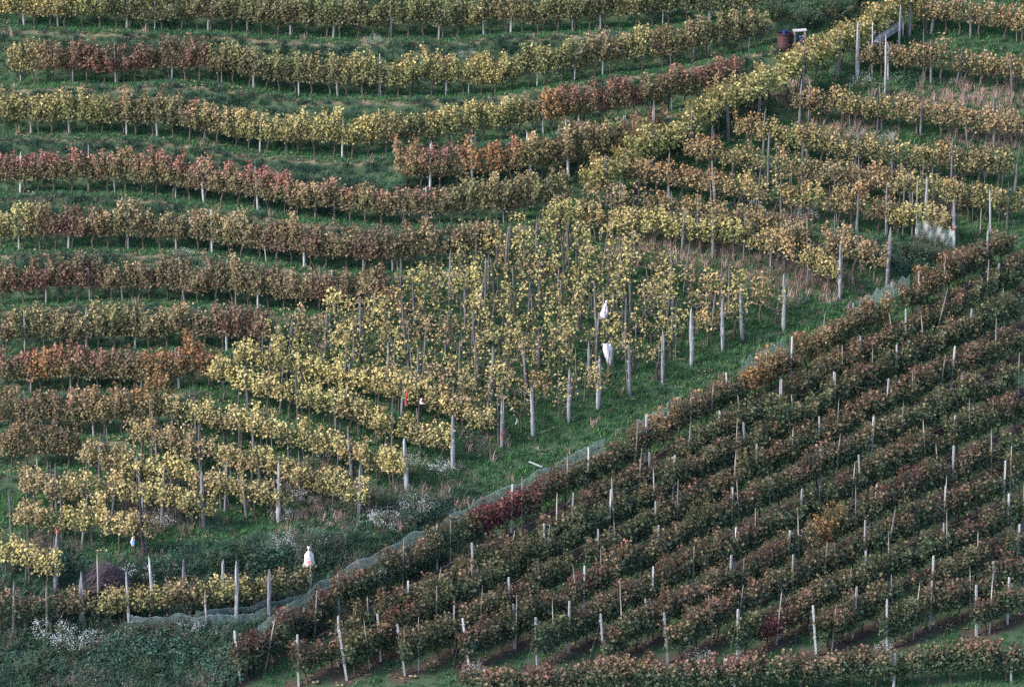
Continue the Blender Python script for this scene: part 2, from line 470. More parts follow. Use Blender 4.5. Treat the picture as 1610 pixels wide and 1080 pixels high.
def vine_meshes(rng, length, width, z0, z1, n, gap, leaf, trunk_r, lean, ragged=.18):
    """one vine: trunk with arms and shoots, and the leaf cloud hanging on them"""
    tb = MB()
    x0 = rng.uniform(-.08, .08); head = Vector((x0+lean*rng.uniform(-1, 1), rng.uniform(-.05, .05), z0+.12))
    mid = Vector((x0*.3+rng.uniform(-.07, .07), rng.uniform(-.05, .05), head.z*.5))
    r = trunk_r
    tb.tube([(0, 0, -.12), (0, 0, .05), mid, head], [r*1.5, r*1.2, r, r*1.05], 6)
    ends = []
    for s in (-1, 1):
        e = Vector((s*length*.5, rng.uniform(-.04, .04), z0+.2+rng.uniform(0, .12)))
        tb.tube([head, head.lerp(e, .5)+Vector((0, 0, .07)), e], [r*.8, r*.55, r*.35], 5)
        ends.append(e)
    shoots = []
    ns = max(5, int(length*8))
    for i in range(ns):
        t = (i+rng.uniform(0, 1))/ns
        b = ends[0].lerp(ends[1], t)
        top = b+Vector((rng.normal(0, .1), rng.normal(0, width*.22), (z1-z0)*(rng.uniform(.6, 1.15)+(.28 if rng.random() < .14 else 0))))
        if rng.random() < .35: top.y += width*.5*rng.choice([-1, 1]); top.z -= .3*rng.random()
        m = b.lerp(top, .5)+Vector((rng.normal(0, .05), rng.normal(0, .05), 0))
        tb.tube([b, m, top], [.009, .007, .004], 3, False)
        shoots.append((b, m, top))
    trunk = tb.mesh('trunk', M_BARK)
    # clumps of leaves along the shoots
    pos, hg = [], []
    for i in range(n):
        b, m, top = shoots[rng.integers(len(shoots))]
        t = rng.random()**.85
        p = (b.lerp(m, t*2) if t < .5 else m.lerp(top, t*2-1))
        q = np.array(p)+np.array([rng.normal(0, .10), rng.normal(0, width*.30), rng.normal(0, .07)-.05])
        pos.append(q); hg.append((q[2]-z0)/(z1-z0))
    pos = np.array(pos)
    if gap > 0:      # bare places
        cs = rng.uniform([-length*.5, -width*.4, z0], [length*.5, width*.4, z1], (6, 3))
        dm = np.min(np.linalg.norm((pos[:, None]-cs[None])/np.array([1, 1.6, 1]), axis=2), axis=1)
        keep = dm > gap
        pos = pos[keep]; hg = np.array(hg)[keep]
    hg = np.array(hg); k = len(pos)
    # leaf faces look outwards and up
    out = np.stack([rng.normal(0, .55, k), np.sign(pos[:, 1]+rng.normal(0, .05, k))*np.abs(rng.normal(.75, .4, k)), rng.normal(.55, .45, k)], 1)
    fol = leaf_cloud('foliage', pos, out, rng.uniform(.5, 1.35, k)*leaf, rng.random(k), rng.random(k), hg+rng.normal(0, ragged, k)*.5, rng.normal(math.pi, .7, k), M_LEAF)
    return trunk, fol

KIND = {
 'terrace_vine': [vine_meshes(np.random.default_rng(100+i), .95, .40, .55, 1.70+.2*(i % 3)/2, 1000, 0.0, .088, .036, .05) for i in range(14)],
 'hillside_vine': [vine_meshes(np.random.default_rng(200+i), .95, .46, .62, 1.62+.35*(i % 3)/2, [130, 190, 260, 330][i % 4], .15, .09, .045, .12, .3) for i in range(18)],
 'slope_vine': [vine_meshes(np.random.default_rng(300+i), 1.35, .49, .36, 1.46+.18*(i % 3)/2, 1150, 0.05, .098, .036, .08) for i in range(14)],
}
KIND['golden'] = [vine_meshes(np.random.default_rng(400+i), 1.15, .42, .62, 1.62+.16*(i % 3)/2, 640, .08, .092, .042, .1) for i in range(10)]
KIND['ridge'] = [vine_meshes(np.random.default_rng(500+i), 1.1, .75, .85, 2.0, 950, .05, .105, .04, .1) for i in range(6)]

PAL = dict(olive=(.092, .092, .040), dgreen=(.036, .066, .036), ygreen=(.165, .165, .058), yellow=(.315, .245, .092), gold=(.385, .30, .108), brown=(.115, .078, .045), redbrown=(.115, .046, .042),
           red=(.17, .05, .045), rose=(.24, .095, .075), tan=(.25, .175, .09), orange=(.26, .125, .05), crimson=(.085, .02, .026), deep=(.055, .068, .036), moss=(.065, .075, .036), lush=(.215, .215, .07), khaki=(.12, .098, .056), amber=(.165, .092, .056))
STYLE = {   # main, alternate, top leaves, words
 'olive': ('olive', 'moss', 'ygreen', 'olive green'),
 'olivey': ('ygreen', 'olive', 'yellow', 'yellowish green'),
 'yellow': ('yellow', 'olive', 'gold', 'golden yellow'),
 'gold': ('gold', 'ygreen', 'gold', 'bright gold'),
 'redbrown': ('redbrown', 'brown', 'brown', 'reddish brown'),
 'redtip': ('olive', 'brown', 'rose', 'olive green, red-topped'),
 'brown': ('brown', 'olive', 'khaki', 'dull brown'),
 'brownol': ('olive', 'brown', 'tan', 'brownish olive'),
 'tan': ('tan', 'olive', 'tan', 'tan and gold'),
 'ochre': ('tan', 'olive', 'orange', 'ochre and rust'),
 'ridge': ('lush', 'ygreen', 'yellow', 'lush yellow-green'),
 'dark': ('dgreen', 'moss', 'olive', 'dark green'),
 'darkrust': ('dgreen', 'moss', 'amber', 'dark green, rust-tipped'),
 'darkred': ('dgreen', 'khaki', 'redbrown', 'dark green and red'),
 'rust': ('orange', 'moss', 'orange', 'rusty orange'),
 'crimson': ('crimson', 'redbrown', 'red', 'deep crimson'),
}
PAL = {k: tuple(.95*x+.05*(.3*c[0]+.6*c[1]+.1*c[2]) for x in c) for k, c in PAL.items()}
ONES = ['', 'first', 'second', 'third', 'fourth', 'fifth', 'sixth', 'seventh', 'eighth', 'ninth', 'tenth', 'eleventh', 'twelfth', 'thirteenth', 'fourteenth', 'fifteenth', 'sixteenth', 'seventeenth', 'eighteenth', 'nineteenth']
def ordinal(n):
    if n < 20: return ONES[n]
    tens, o = divmod(n, 10)
    if o == 0: return ['', '', 'twentieth', 'thirtieth', 'fortieth', 'fiftieth', 'sixtieth'][tens]
    return ['', '', 'twenty', 'thirty', 'forty', 'fifty', 'sixty'][tens]+'-'+ONES[o]

def jit(c, a=.18):
    k = 1+random.uniform(-a, a)
    return tuple(max(.004, x*k*(1+random.uniform(-.08, .08))) for x in c)

def walk(pts, spacing, jitter, umin=2, umax=1608, vmax=1125):
    """points along a row line on the ground at a given spacing in metres: (u, v, position, heading)"""
    a = np.array(pts, float)
    us = np.concatenate([np.linspace(a[i, 0], a[i+1, 0], 80, endpoint=False) for i in range(len(a)-1)]+[a[-1:, 0]])
    vs = pl(pts, us)
    # soften the corners of the measured line
    k = np.ones(31)/31; pad = np.concatenate([np.full(15, 2*vs[0])-vs[15:0:-1], vs, np.full(15, 2*vs[-1])-vs[-2:-17:-1]])
    vs = np.convolve(pad, k, 'valid')
    P = ground(us, vs); L = np.concatenate([[0], np.cumsum(np.linalg.norm(np.diff(P, axis=0), axis=1))])
    out = []; s = spacing*.45
    while s < L[-1]:
        q = s+random.uniform(-jitter, jitter)
        u = float(np.interp(q, L, us)); v = float(np.interp(q, L, vs))
        if umin <= u <= umax and v < vmax:
            i = min(max(np.searchsorted(L, q), 8), len(us)-9)
            h = P[i+8]-P[i-8]
            out.append((u, v, Vector(ground(np.array([u]), np.array([v]))[0]), math.atan2(h[1], h[0])))
        s += spacing
    return out

_prev = {}
def place_vine(name, pool, u, v, p, rz, style, label, group, scale=1.0):
    e = bpy.data.objects.new(name, None); COL.objects.link(e); e.empty_display_size = .2
    e.location = p; flip = random.random() < .5
    e.rotation_euler = (0, 0, rz+(math.pi if flip else 0)+random.uniform(-.08, .08))
    sc = scale*random.uniform(.92, 1.08); e.scale = (random.uniform(.95, 1.1), random.uniform(.9, 1.15), sc)
    tm_, fm = random.choice(pool)
    link('trunk', tm_, e)
    f = link('foliage', fm, e)
    m, a, t, _ = STYLE[style]
    cols = [jit(PAL[m]), jit(PAL[a]), jit(PAL[t])]
    if _prev.get('group') == group and style not in ('crimson', 'rust'):      # neighbours resemble each other
        cols = [tuple(.6*x+.4*y for x, y in zip(c0, c1)) for c0, c1 in zip(cols, _prev['cols'])]
    _prev.update(group=group, cols=cols)
    f.color = (*cols[0], 1); f['alt'] = cols[1]; f['tip'] = cols[2]
    tag(e, label, 'grapevine', group)
    return e

def pick(table, u):
    """table of (end_u, {style: weight})"""
    for e, ws in table:
        if u <= e: break
    return random.choices(list(ws), list(ws.values()))[0]

TCOL = [
 [(150, {'yellow': 2, 'olivey': 2}), (500, {'olive': 4, 'brown': 1}), (1300, {'olive': 3, 'brownol': 2, 'olivey': 1})],
 [(70, {'yellow': 2, 'tan': 1}), (335, {'redbrown': 6, 'brown': 1}), (520, {'brownol': 2, 'olive': 2}), (730, {'olivey': 3, 'yellow': 1, 'olive': 1}), (780, {'gold': 1, 'yellow': 2}), (900, {'olive': 2, 'olivey': 2}), (1010, {'brownol': 2, 'olivey': 1}), (1300, {'olive': 2, 'redbrown': 1, 'brownol': 2})],
 [(180, {'olivey': 3, 'olive': 1}), (300, {'brownol': 3, 'redtip': 1, 'olive': 1}), (620, {'yellow': 1, 'olivey': 3, 'brownol': 1}), (830, {'olive': 2, 'olivey': 2}), (930, {'redtip': 3, 'rust': 1, 'brownol': 1}), (1300, {'redtip': 3, 'redbrown': 2, 'olive': 1})],
 [(620, {'redtip': 5, 'brownol': 1}), (660, {'brown': 2}), (1000, {'brownol': 3, 'olive': 2, 'redtip': 1})],
 [(50, {'olivey': 1}), (140, {'redbrown': 2}), (420, {'brownol': 3, 'brown': 2}), (900, {'brown': 3, 'brownol': 3, 'redbrown': 1})],
 [(100, {'redbrown': 2, 'brown': 1}), (120, {'olivey': 1}), (700, {'brown': 4, 'redbrown': 1, 'brownol': 2})],
 [(300, {'brownol': 3, 'olive': 2}), (600, {'brownol': 2, 'brown': 2, 'redbrown': 1})],
 [(400, {'redtip': 4, 'brown': 2, 'rust': 1})],
 [(120, {'redtip': 1, 'brown': 2}), (300, {'ochre': 2, 'brownol': 2})],
 [(300, {'brown': 2, 'olive': 2})],
]
posts = []     # collected (name, kind, u, v, p, height, radius, tilt, label, group)

def post_mesh(rng, kind):
    b = MB()
    if kind == 'square':
        h, r = 1.0, .5
        b.tube([(0, 0, -.12), (0, 0, .5), (0, 0, .965), (0, 0, 1)], [r*.72*1.42, r*.72*1.4, r*.70*1.4, r*.52*1.4], 4, True, math.pi/4)
        b.v = [(x*1, y*1, z) for x, y, z in b.v]
    else:
        k = 8; pts = []; rad = []
        x = y = 0.0
        for i, z in enumerate((-.12, .02, .2, .4, .6, .8, .93, 1.0)):
            pts.append((x, y, z)); rad.append((.62-.14*z)*rng.uniform(.86, 1.12))
            x += rng.normal(0, .16); y += rng.normal(0, .16)
        rad[-1] *= .7
        b.tube(pts, rad, k)
        n = len(b.v)
        for j in range(n-k, n):     # split, slanting top
            vx, vy, vz = b.v[j]; b.v[j] = (vx, vy, vz+rng.uniform(-.025, .02)+.02*vx)
    return b.v, b.f

POSTV = {'round': [post_mesh(np.random.default_rng(700+i), 'round') for i in range(10)], 'square': [post_mesh(np.random.default_rng(750+i), 'square') for i in range(3)]}
_pm = {}
def post(name, shape, mat, p, h, diam, tilt, label, group, ties=False, cat='post', lean_y=None):
    i = random.randrange(len(POSTV[shape])); key = (shape, i, mat.name)
    if key not in _pm: _pm[key] = mesh_from(name, *POSTV[shape][i], mat)
    o = link(name, _pm[key], None, p)
    o.scale = (diam, diam, h)
    o.rotation_euler = (random.gauss(0, tilt) if lean_y is None else 0, random.gauss(0, tilt) if lean_y is None else lean_y, random.uniform(-.4, .4) if shape == 'square' else random.uniform(0, 6.28))
    tag(o, label, cat, group)
    if ties:
        for z in (.36, .62, .86):
            t = link('wire_tie', _pm.setdefault('tie', _tie()), o, (0, 0, z)); t.scale = (1, 1, diam/h)
    return o

M_WIRE = plain_material('galvanised_wire', (.22, .22, .23), .5, .2)
M_WIRED = plain_material('dull_wire', (.07, .07, .07), .6, .2)
def _tie():
    b = MB(); k = 8
    for r0, z in ((.62, 0), (.66, .35)):
        ring = [(r0*math.cos(j*2*math.pi/k), r0*math.sin(j*2*math.pi/k), z) for j in range(k+1)]
        b.tube(ring, .07, 4, False)
    return b.mesh('wire_tie', M_WIRE)

# ------------------------------------------------------------------ terraces
for k, line in enumerate(TERR):
    rowname = '%s terrace row from the top' % ordinal(k+1)
    pts = [q for q in line if q[0] < TERR_END[k]]; pts.append((TERR_END[k], float(pl(line, TERR_END[k]))))
    st = walk(pts, .82, .13)
    for i, (u, v, p, rz) in enumerate(st):
        s = pick(TCOL[k], u)
        place_vine('terrace_vine', KIND['terrace_vine'], u, v, p, rz, s, '%s vine, %s from left, %s' % (STYLE[s][3], ordinal(i+1), rowname), 'vines on the terraces', random.uniform(.9, 1.1))
    for i, (u, v, p, rz) in enumerate(walk(pts, 2.25, .7)):
        p = p+Vector((0, .03, 0)); th = random.random() < .3
        post('trellis_post', 'square' if random.random() < .5 else 'round', M_TERRPOST, p, random.uniform(1.4, 1.75), .05 if th else .085, .035, 'pale grey trellis post, %s from left, %s' % (ordinal(i+1), rowname), 'posts of the terrace rows')
st = walk(TSHORT, .82, .12)
for i, (u, v, p, rz) in enumerate(st):
    s = pick([(700, {'redtip': 2, 'rust': 1, 'ochre': 1}), (830, {'redtip': 1, 'olivey': 1, 'rust': 1}), (960, {'brownol': 2, 'olive': 2}), (1100, {'redtip': 2, 'redbrown': 1})], u)
    place_vine('terrace_vine', KIND['terrace_vine'], u, v, p, rz, s, '%s vine, %s from the left in the short terrace row' % (STYLE[s][3], ordinal(i+1)), 'vines on the terraces', 1.12)
for i, (u, v, p, rz) in enumerate(walk(TSHORT, 2.4, .6)):
    post('trellis_post', 'round', M_TERRPOST, p+Vector((0, -.1, 0)), random.uniform(1.8, 2.1), .10, .03, 'pale grey trellis post, %s from the left in the short terrace row' % ordinal(i+1), 'posts of the terrace rows')

# ------------------------------------------------------------------ hillside rows
def hill_style(k, u, v):
    if k < 3: return pick([(2000, {'yellow': 4, 'gold': 1, 'tan': 3, 'olivey': 2})], u)
    if k < 8: return pick([(330, {'yellow': 2, 'tan': 2, 'gold': 1, 'ochre': 1}), (2000, {'gold': 2, 'yellow': 4, 'olivey': 3, 'tan': 2})], u)
    if k < 18: return pick([(2000, {'olivey': 4, 'yellow': 4, 'tan': 3, 'ochre': 1, 'gold': 1})], u)
    return pick([(2000, {'tan': 4, 'ochre': 5, 'yellow': .6, 'olivey': 2, 'brownol': 4})], u)
for k, line in enumerate(HILL):
    rowname = '%s hillside row from lower left' % ordinal(k+1)
    gold = k < 8
    for i, (u, v, p, rz) in enumerate([q for q in walk(line, 1.0 if k < 8 else (.94 if k >= 17 else 1.04), .2) if not (k == 11 and 905 < q[0] < 985)]):
        s = hill_style(k, u, v)
        place_vine('hillside_vine', KIND['golden' if gold or (k >= 17 and random.random() < .9) else 'hillside_vine'], u, v, p, rz, s, '%s vine, %s from left, %s' % (STYLE[s][3], ordinal(i+1), rowname), 'vines of the steep hillside rows', random.uniform(.92, 1.06))
    ps = walk(line, 2.3, .8); n = 0
    for i, (u, v, p, rz) in enumerate(ps):
        if line[-1][0] < 1600 and (line[-1][0]-u) < 45: continue
        n += 1
        post('hillside_post', 'round', M_POSTD if random.random() < .9 else M_POST, p+Vector((0, -.1, 0)), random.uniform(1.35, 2.0), random.uniform(.07, .11), .05, 'weathered dark grey post, %s from left, %s' % (ordinal(n), rowname), 'posts inside the hillside rows')
    if line[-1][0] < 1600:
        u, v = line[-1]
        post('hillside_post', 'round', M_POST, G(u, v), random.uniform(1.8, 2.1), .14, .03, 'thick weathered end post at the foot of the %s' % rowname, 'end posts of the hillside rows', True)
    n = 0
    for i, (u, v, p, rz) in enumerate(walk(line, 1.35 if 8 <= k < 18 else 1.8, .6)):
        n += 1
        post('vine_stake', 'round', M_POSTD, p+Vector((.12, .05, 0)), random.uniform(1.3, 2.05), random.uniform(.035, .055), .06, 'thin wooden stake, %s from left, %s' % (ordinal(n), rowname), 'stakes of the hillside rows', cat='stake')
for i, (u, v, p, rz) in enumerate(walk(RIDGE_ROW, 1.05, .15)):
    place_vine('hillside_vine', KIND['ridge'], u, v, p, rz, 'ridge', 'lush yellow-green vine, %s from the left in the row climbing the ridge' % ordinal(i+1), 'tall vines along the ridge', random.uniform(.9, 1.1))
for i, (u, v, p, rz) in enumerate(walk(RIDGE_ROW, 2.6, .5)):
    post('hillside_post', 'round', M_POSTD, p+Vector((.15, -.25, 0)), random.uniform(1.5, 1.9), .13, .03, 'weathered post, %s from the left in the row climbing the ridge' % ordinal(i+1), 'posts along the ridge row')

# ------------------------------------------------------------------ near dark slope
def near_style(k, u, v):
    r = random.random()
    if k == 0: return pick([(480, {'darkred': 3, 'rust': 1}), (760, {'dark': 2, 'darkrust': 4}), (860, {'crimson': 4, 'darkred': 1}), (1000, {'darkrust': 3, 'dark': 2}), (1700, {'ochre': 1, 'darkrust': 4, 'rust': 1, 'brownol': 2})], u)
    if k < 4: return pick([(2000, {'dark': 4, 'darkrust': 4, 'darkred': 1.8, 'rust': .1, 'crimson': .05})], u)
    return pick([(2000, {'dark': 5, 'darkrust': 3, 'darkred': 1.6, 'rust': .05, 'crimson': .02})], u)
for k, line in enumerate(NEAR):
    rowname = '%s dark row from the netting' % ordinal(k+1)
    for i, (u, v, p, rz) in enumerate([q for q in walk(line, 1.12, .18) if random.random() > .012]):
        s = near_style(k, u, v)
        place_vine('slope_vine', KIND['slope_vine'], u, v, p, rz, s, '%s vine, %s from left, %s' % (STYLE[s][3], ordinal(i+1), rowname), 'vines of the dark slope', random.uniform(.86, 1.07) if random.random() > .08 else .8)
    u, v = line[0]
    e = post('slope_post', 'square', M_PALE, G(u, v), 2.15, .115, 0, 'pale end post at the foot of the %s' % rowname, 'end posts of the dark slope', True, lean_y=random.uniform(-.11, .0) if k not in (2, 3, 4) else random.uniform(-.16, -.09))
    if k not in (4, 5, 6, 8): gb = None
    else: gb = MB()
    h = 2.15; A = Vector((0, 0, .9*h)); B = Vector((-.75, -.55, -.25))
    if gb:
        gb.tube([A, B], .0045, 4)
        g = link('guy_wire', gb.mesh('guy_wire', M_WIRED), e); g.scale = (1/.115, 1/.115, 1/h)
    n = 0
    for i, (u, v, p, rz) in enumerate(walk(line, 4.3, .9)):
        if u-line[0][0] < 40: continue
        n += 1
        post('slope_post', 'square', M_PALE, p+Vector((0, -.05, 0)), random.uniform(1.85, 2.15), .10, .025, 'pale post, %s after the end post, %s' % (ordinal(n), rowname), 'posts inside the dark slope rows')
    n = 0
    for i, (u, v, p, rz) in enumerate(walk(line, 3.3, 1.2)):
        n += 1
        post('vine_stake', 'round', M_STAKE, p+Vector((.1, -.1, 0)), random.uniform(1.4, 1.95), random.uniform(.035, .055), .07, 'thin grey stake, %s from left, %s' % (ordinal(n), rowname), 'stakes of the dark slope rows', cat='stake')
for i, (u, v, p, rz) in enumerate(walk(FRONT, 1.05, .15)):
    s = pick([(1000, {'rust': .4, 'darkrust': 3, 'darkred': 1}), (2000, {'darkrust': 4, 'dark': 1, 'rust': .3, 'darkred': 2})], u)
    place_vine('slope_vine', KIND['slope_vine'], u, v, p, rz, s, '%s vine, %s from the left in the frontmost row' % (STYLE[s][3], ordinal(i+1)), 'vines of the frontmost row', .92)
for i, (u, v) in enumerate([(1137, 1090), (1155, 1092), (1405, 1083), (1590, 1072)]):
    post('slope_post', 'square', M_PALE, G(u, v), 1.5, .10, .03, 'short pale post, %s from the left in the frontmost row' % ordinal(i+1), 'posts of the frontmost row')
# bottom left netted row
for i, (u, v, p, rz) in enumerate(walk(NETROW, .85, .15)):
    s = pick([(150, {'brown': 2, 'brownol': 1, 'darkrust': 1}), (230, {'yellow': 2, 'olivey': 1}), (2000, {'brownol': 3, 'olivey': 1, 'darkrust': 2, 'redbrown': 1})], u)
    place_vine('hillside_vine', KIND['golden'], u, v, p, rz, s, '%s vine, %s from the left in the netted row at the lower left' % (STYLE[s][3], ordinal(i+1)), 'vines of the netted row', random.uniform(.85, 1.0))
for i, (u, v, h, dm, mt) in enumerate([(20, 1003, 1.9, .09, M_STAKE), (75, 1000, 1.8, .07, M_STAKE), (128, 985, 1.75, .17, M_POST), (155, 960, 1.9, .06, M_STAKE), (204, 990, 1.9, .10, M_PALE), (240, 962, 1.85, .11, M_PALE), (292, 970, 1.95, .13, M_POST), (325, 986, 1.2, .07, M_STAKE), (353, 950, 1.5, .17, M_POST), (372, 978, 2.0, .13, M_POST), (424, 980, 1.7, .15, M_POST), (463, 952, 1.2, .07, M_POST), (488, 945, 1.65, .09, M_PALE)]):
    post('hillside_post', 'round', mt, G(u, v), h, dm, .02, '%s post, %s from the left along the netted row at the lower left' % ('thick dark' if dm > .12 else 'slim grey', ordinal(i+1)), 'posts of the netted row')

# ------------------------------------------------------------------ trellis wires strung along the rows
def wires(line, heights, label, r=.0024):
    e = bpy.data.objects.new('trellis_wire', None); COL.objects.link(e)
    pts = walk(line, 2.4, 0); 
    if len(pts) < 2: return
    e.location = pts[0][2]
    for h in heights:
        b = MB(); b.tube([p-pts[0][2]+Vector((0, 0, h)) for _, _, p, _ in pts], r, 4); link('wire', b.mesh('wire', M_WIRE), e)
    tag(e, label, 'wire', 'trellis wires')
for k, line in enumerate(NEAR): wires(line, (.75, 1.25, 1.62), 'thin steel wires strung along the %s dark row from the netting' % ordinal(k+1))
for k, line in enumerate(HILL): wires(line, (.8, 1.4), 'thin steel wires strung along the %s hillside row from lower left' % ordinal(k+1))

# ------------------------------------------------------------------ ground cover (scattered plants)
def blades(rng, n, h, spread, wid, bend, mat, droop=0.0):
    V, Fc, R = [], [], []
    for i in range(n):
        a = rng.uniform(0, 6.283); r = spread*math.sqrt(rng.random()); b = np.array([r*math.cos(a), r*math.sin(a), -.02])
        a2 = rng.uniform(0, 6.283); dirn = np.array([math.cos(a2), math.sin(a2), 0]); side = np.array([-dirn[1], dirn[0], 0])*wid*rng.uniform(.7, 1.3)
        hh = h*rng.uniform(.5, 1.2); bd = bend*hh*rng.uniform(.3, 1.4)
        m = b+np.array([0, 0, hh*.6])+dirn*bd*.35; t = b+np.array([0, 0, hh*(1-droop*rng.random())])+dirn*bd
        k = len(V); V += [b-side*.5, b+side*.5, m+side*.45, m-side*.45, t]; R += [rng.random()]*5
        Fc += [(k, k+1, k+2), (k, k+2, k+3), (k+3, k+2, k+4)]
    return mesh_from('tuft', np.array(V), np.array(Fc), mat, {'rnd': ('POINT', R)})

OVAL = np.array([(0, -.5, 0), (.32, 0, .06), (0, .55, 0), (-.32, 0, .06)], float); OVAL_F = np.array([(0, 1, 2), (0, 2, 3)])
def clump(rng, n, r, h, leaf, mat, extra=None):
    p = rng.normal(0, 1, (n, 3)); p /= np.linalg.norm(p, axis=1, keepdims=True)
    p *= (rng.random((n, 1))**.4); p[:, 2] = np.abs(p[:, 2])
    nr = p+np.array([0, 0, .5])+rng.normal(0, .35, (n, 3))
    pos = p*np.array([r, r, h])
    return leaf_cloud('clump', pos, nr, leaf*rng.uniform(.6, 1.3, n), rng.random(n), rng.random(n), pos[:, 2]/h, rng.uniform(0, 6.28, n), mat, OVAL, OVAL_F)

M_GRASS = tint_material('grass', (.024, .078, .034), (.064, .150, .054))
M_LONG = tint_material('long_grass', (.024, .060, .044), (.060, .105, .068))
M_WEED = tint_material('bank_weeds', (.018, .050, .038), (.052, .100, .066))
M_DRY = tint_material('dry_grass', (.20, .14, .11), (.42, .28, .25))
M_LITTER = tint_material('fallen_leaves', (.13, .09, .055), (.34, .27, .17))
M_FLOWER = tint_material('white_asters', (.45, .46, .46), (.75, .75, .74), .7, .2)

def gn_scatter(name, meshes, pos, scl, tint, label, tiltz=None):
    n = len(pos)
    me = bpy.data.meshes.new(name); me.vertices.add(n); me.vertices.foreach_set('co', pos.astype(np.float32).ravel())
    for an, arr in (('scl', scl), ('rot', RNG.uniform(0, 6.283, n)), ('tint', tint)):
        at = me.attributes.new(an, 'FLOAT', 'POINT'); at.data.foreach_set('value', np.asarray(arr, np.float32))
    at = me.attributes.new('idx', 'INT', 'POINT'); at.data.foreach_set('value', RNG.integers(0, len(meshes), n).astype(np.int32))
    o = link(name, me); o['kind'] = 'stuff'; o['label'] = label
    ng = bpy.data.node_groups.new(name, 'GeometryNodeTree')
    ng.interface.new_socket('Geometry', in_out='INPUT', socket_type='NodeSocketGeometry')
    ng.interface.new_socket('Geometry', in_out='OUTPUT', socket_type='NodeSocketGeometry')
    ns, ls = ng.nodes, ng.links
    gi, gout = ns.new('NodeGroupInput'), ns.new('NodeGroupOutput')
    jn = ns.new('GeometryNodeJoinGeometry')
    for m in meshes:
        src = bpy.data.objects.new(name+'_source', m)
        oi = ns.new('GeometryNodeObjectInfo'); oi.inputs['Object'].default_value = src; oi.inputs['As Instance'].default_value = False
        g2 = ns.new('GeometryNodeGeometryToInstance'); ls.new(oi.outputs['Geometry'], g2.inputs[0]); ls.new(g2.outputs[0], jn.inputs[0])
    def attr(an, ty='FLOAT'):
        a = ns.new('GeometryNodeInputNamedAttribute'); a.data_type = ty; a.inputs['Name'].default_value = an
        return a.outputs['Attribute']
    cx = ns.new('ShaderNodeCombineXYZ'); ls.new(attr('rot'), cx.inputs['Z'])
    ip = ns.new('GeometryNodeInstanceOnPoints')
    ls.new(gi.outputs[0], ip.inputs['Points']); ls.new(jn.outputs[0], ip.inputs['Instance'])
    ip.inputs['Pick Instance'].default_value = True; ls.new(attr('idx', 'INT'), ip.inputs['Instance Index'])
    e2r = ns.new('FunctionNodeEulerToRotation'); ls.new(cx.outputs[0], e2r.inputs[0]); ls.new(e2r.outputs[0], ip.inputs['Rotation'])
    cs = ns.new('ShaderNodeCombineXYZ'); sc = attr('scl')
    for i in range(3): ls.new(sc, cs.inputs[i])
    ls.new(cs.outputs[0], ip.inputs['Scale'])
    ls.new(ip.outputs[0], gout.inputs[0])
    md = o.modifiers.new('scatter', 'NODES'); md.node_group = ng
    return o

# ground cells in and just around the view, weighted by their true area
ci = np.where((GU[:-1] > -160) & (GU[1:] < 1770))[0]; cj = np.where((GV[:-1] > -100) & (GV[1:] < 1180))[0]
sub = GP[cj[0]:cj[-1]+2, ci[0]:ci[-1]+2]
du = sub[:-1, 1:]-sub[:-1, :-1]; dv = sub[1:, :-1]-sub[:-1, :-1]
AREA = np.linalg.norm(np.cross(du, dv), axis=2)
CU, CV = np.meshgrid(GU[ci]+2.5, GV[cj]+1.25)
MC = masks(CU, CV)
AREA_TOT = AREA.sum()
print('ground area in view', round(float(AREA_TOT)))

def scatter_pts(density):
    """density per square metre for every cell -> positions, u, v"""
    wgt = (AREA*np.clip(density, 0, None)).ravel()
    n = int(wgt.sum()); c = np.searchsorted(np.cumsum(wgt)/wgt.sum(), RNG.random(n))
    j, i = np.divmod(c, CU.shape[1]); a, b = RNG.random(n)[:, None], RNG.random(n)[:, None]
    p = sub[j, i]*(1-a)*(1-b)+sub[j, i+1]*a*(1-b)+sub[j+1, i]*(1-a)*b+sub[j+1, i+1]*a*b
    return p, CU[j, i], CV[j, i], c

patch = (np.sin(CU*.031+CV*.05)+np.sin(CU*.017-CV*.06+2)+np.sin(CU*.083+CV*.11+1)*.6+np.sin(CU*.21-CV*.17)*.4)/3
lowleft = smooth(-5, 60, CV-np.interp(CU, [-200, 225, 437, 565, 712, 800], [890, 862, 825, 818, 750, 720]))*(1-MC['near'])*(1-smooth(700, 800, CU))
strip = np.clip(1-MC['tm']-MC['near']-lowleft, 0, 1)
r_ = [np.random.default_rng(900+i) for i in range(40)]

d_grass = 26*MC['bench']+6*MC['bank']+34*strip+16*MC['near']*(1-MC['soil'])+8*lowleft
d_grass = d_grass*(1-.85*MC['soil'])*(1-.6*MC['dry'])*(1-.6*MC['edge'])
p, u, v, c = scatter_pts(d_grass)
gn_scatter('grass', [blades(r_[i], 22, .13, .15, .016, .7, M_GRASS) for i in range(5)], p, RNG.uniform(.7, 1.5, len(p)), np.clip(.42+.3*strip.ravel()[c]+.35*patch.ravel()[c]+RNG.normal(0, .22, len(p)), 0, 1), 'short green grass on the benches and between the rows')

d_long = 12*MC['bank']*(patch < .45)+16*lowleft+3.5*strip*(patch > .25)+2*MC['near']*(patch > .4)*(1-MC['soil'])
p, u, v, c = scatter_pts(d_long)
gn_scatter('long_grass', [blades(r_[6+i], 26, .36, .16, .016, 1.1, M_LONG, .5) for i in range(5)], p, RNG.uniform(.6, 1.35, len(p))*(1+.5*lowleft.ravel()[c]), np.clip(.4+.35*lowleft.ravel()[c]+.4*patch.ravel()[c]+RNG.normal(0, .25, len(p)), 0, 1), 'long drooping grass on the terrace banks')

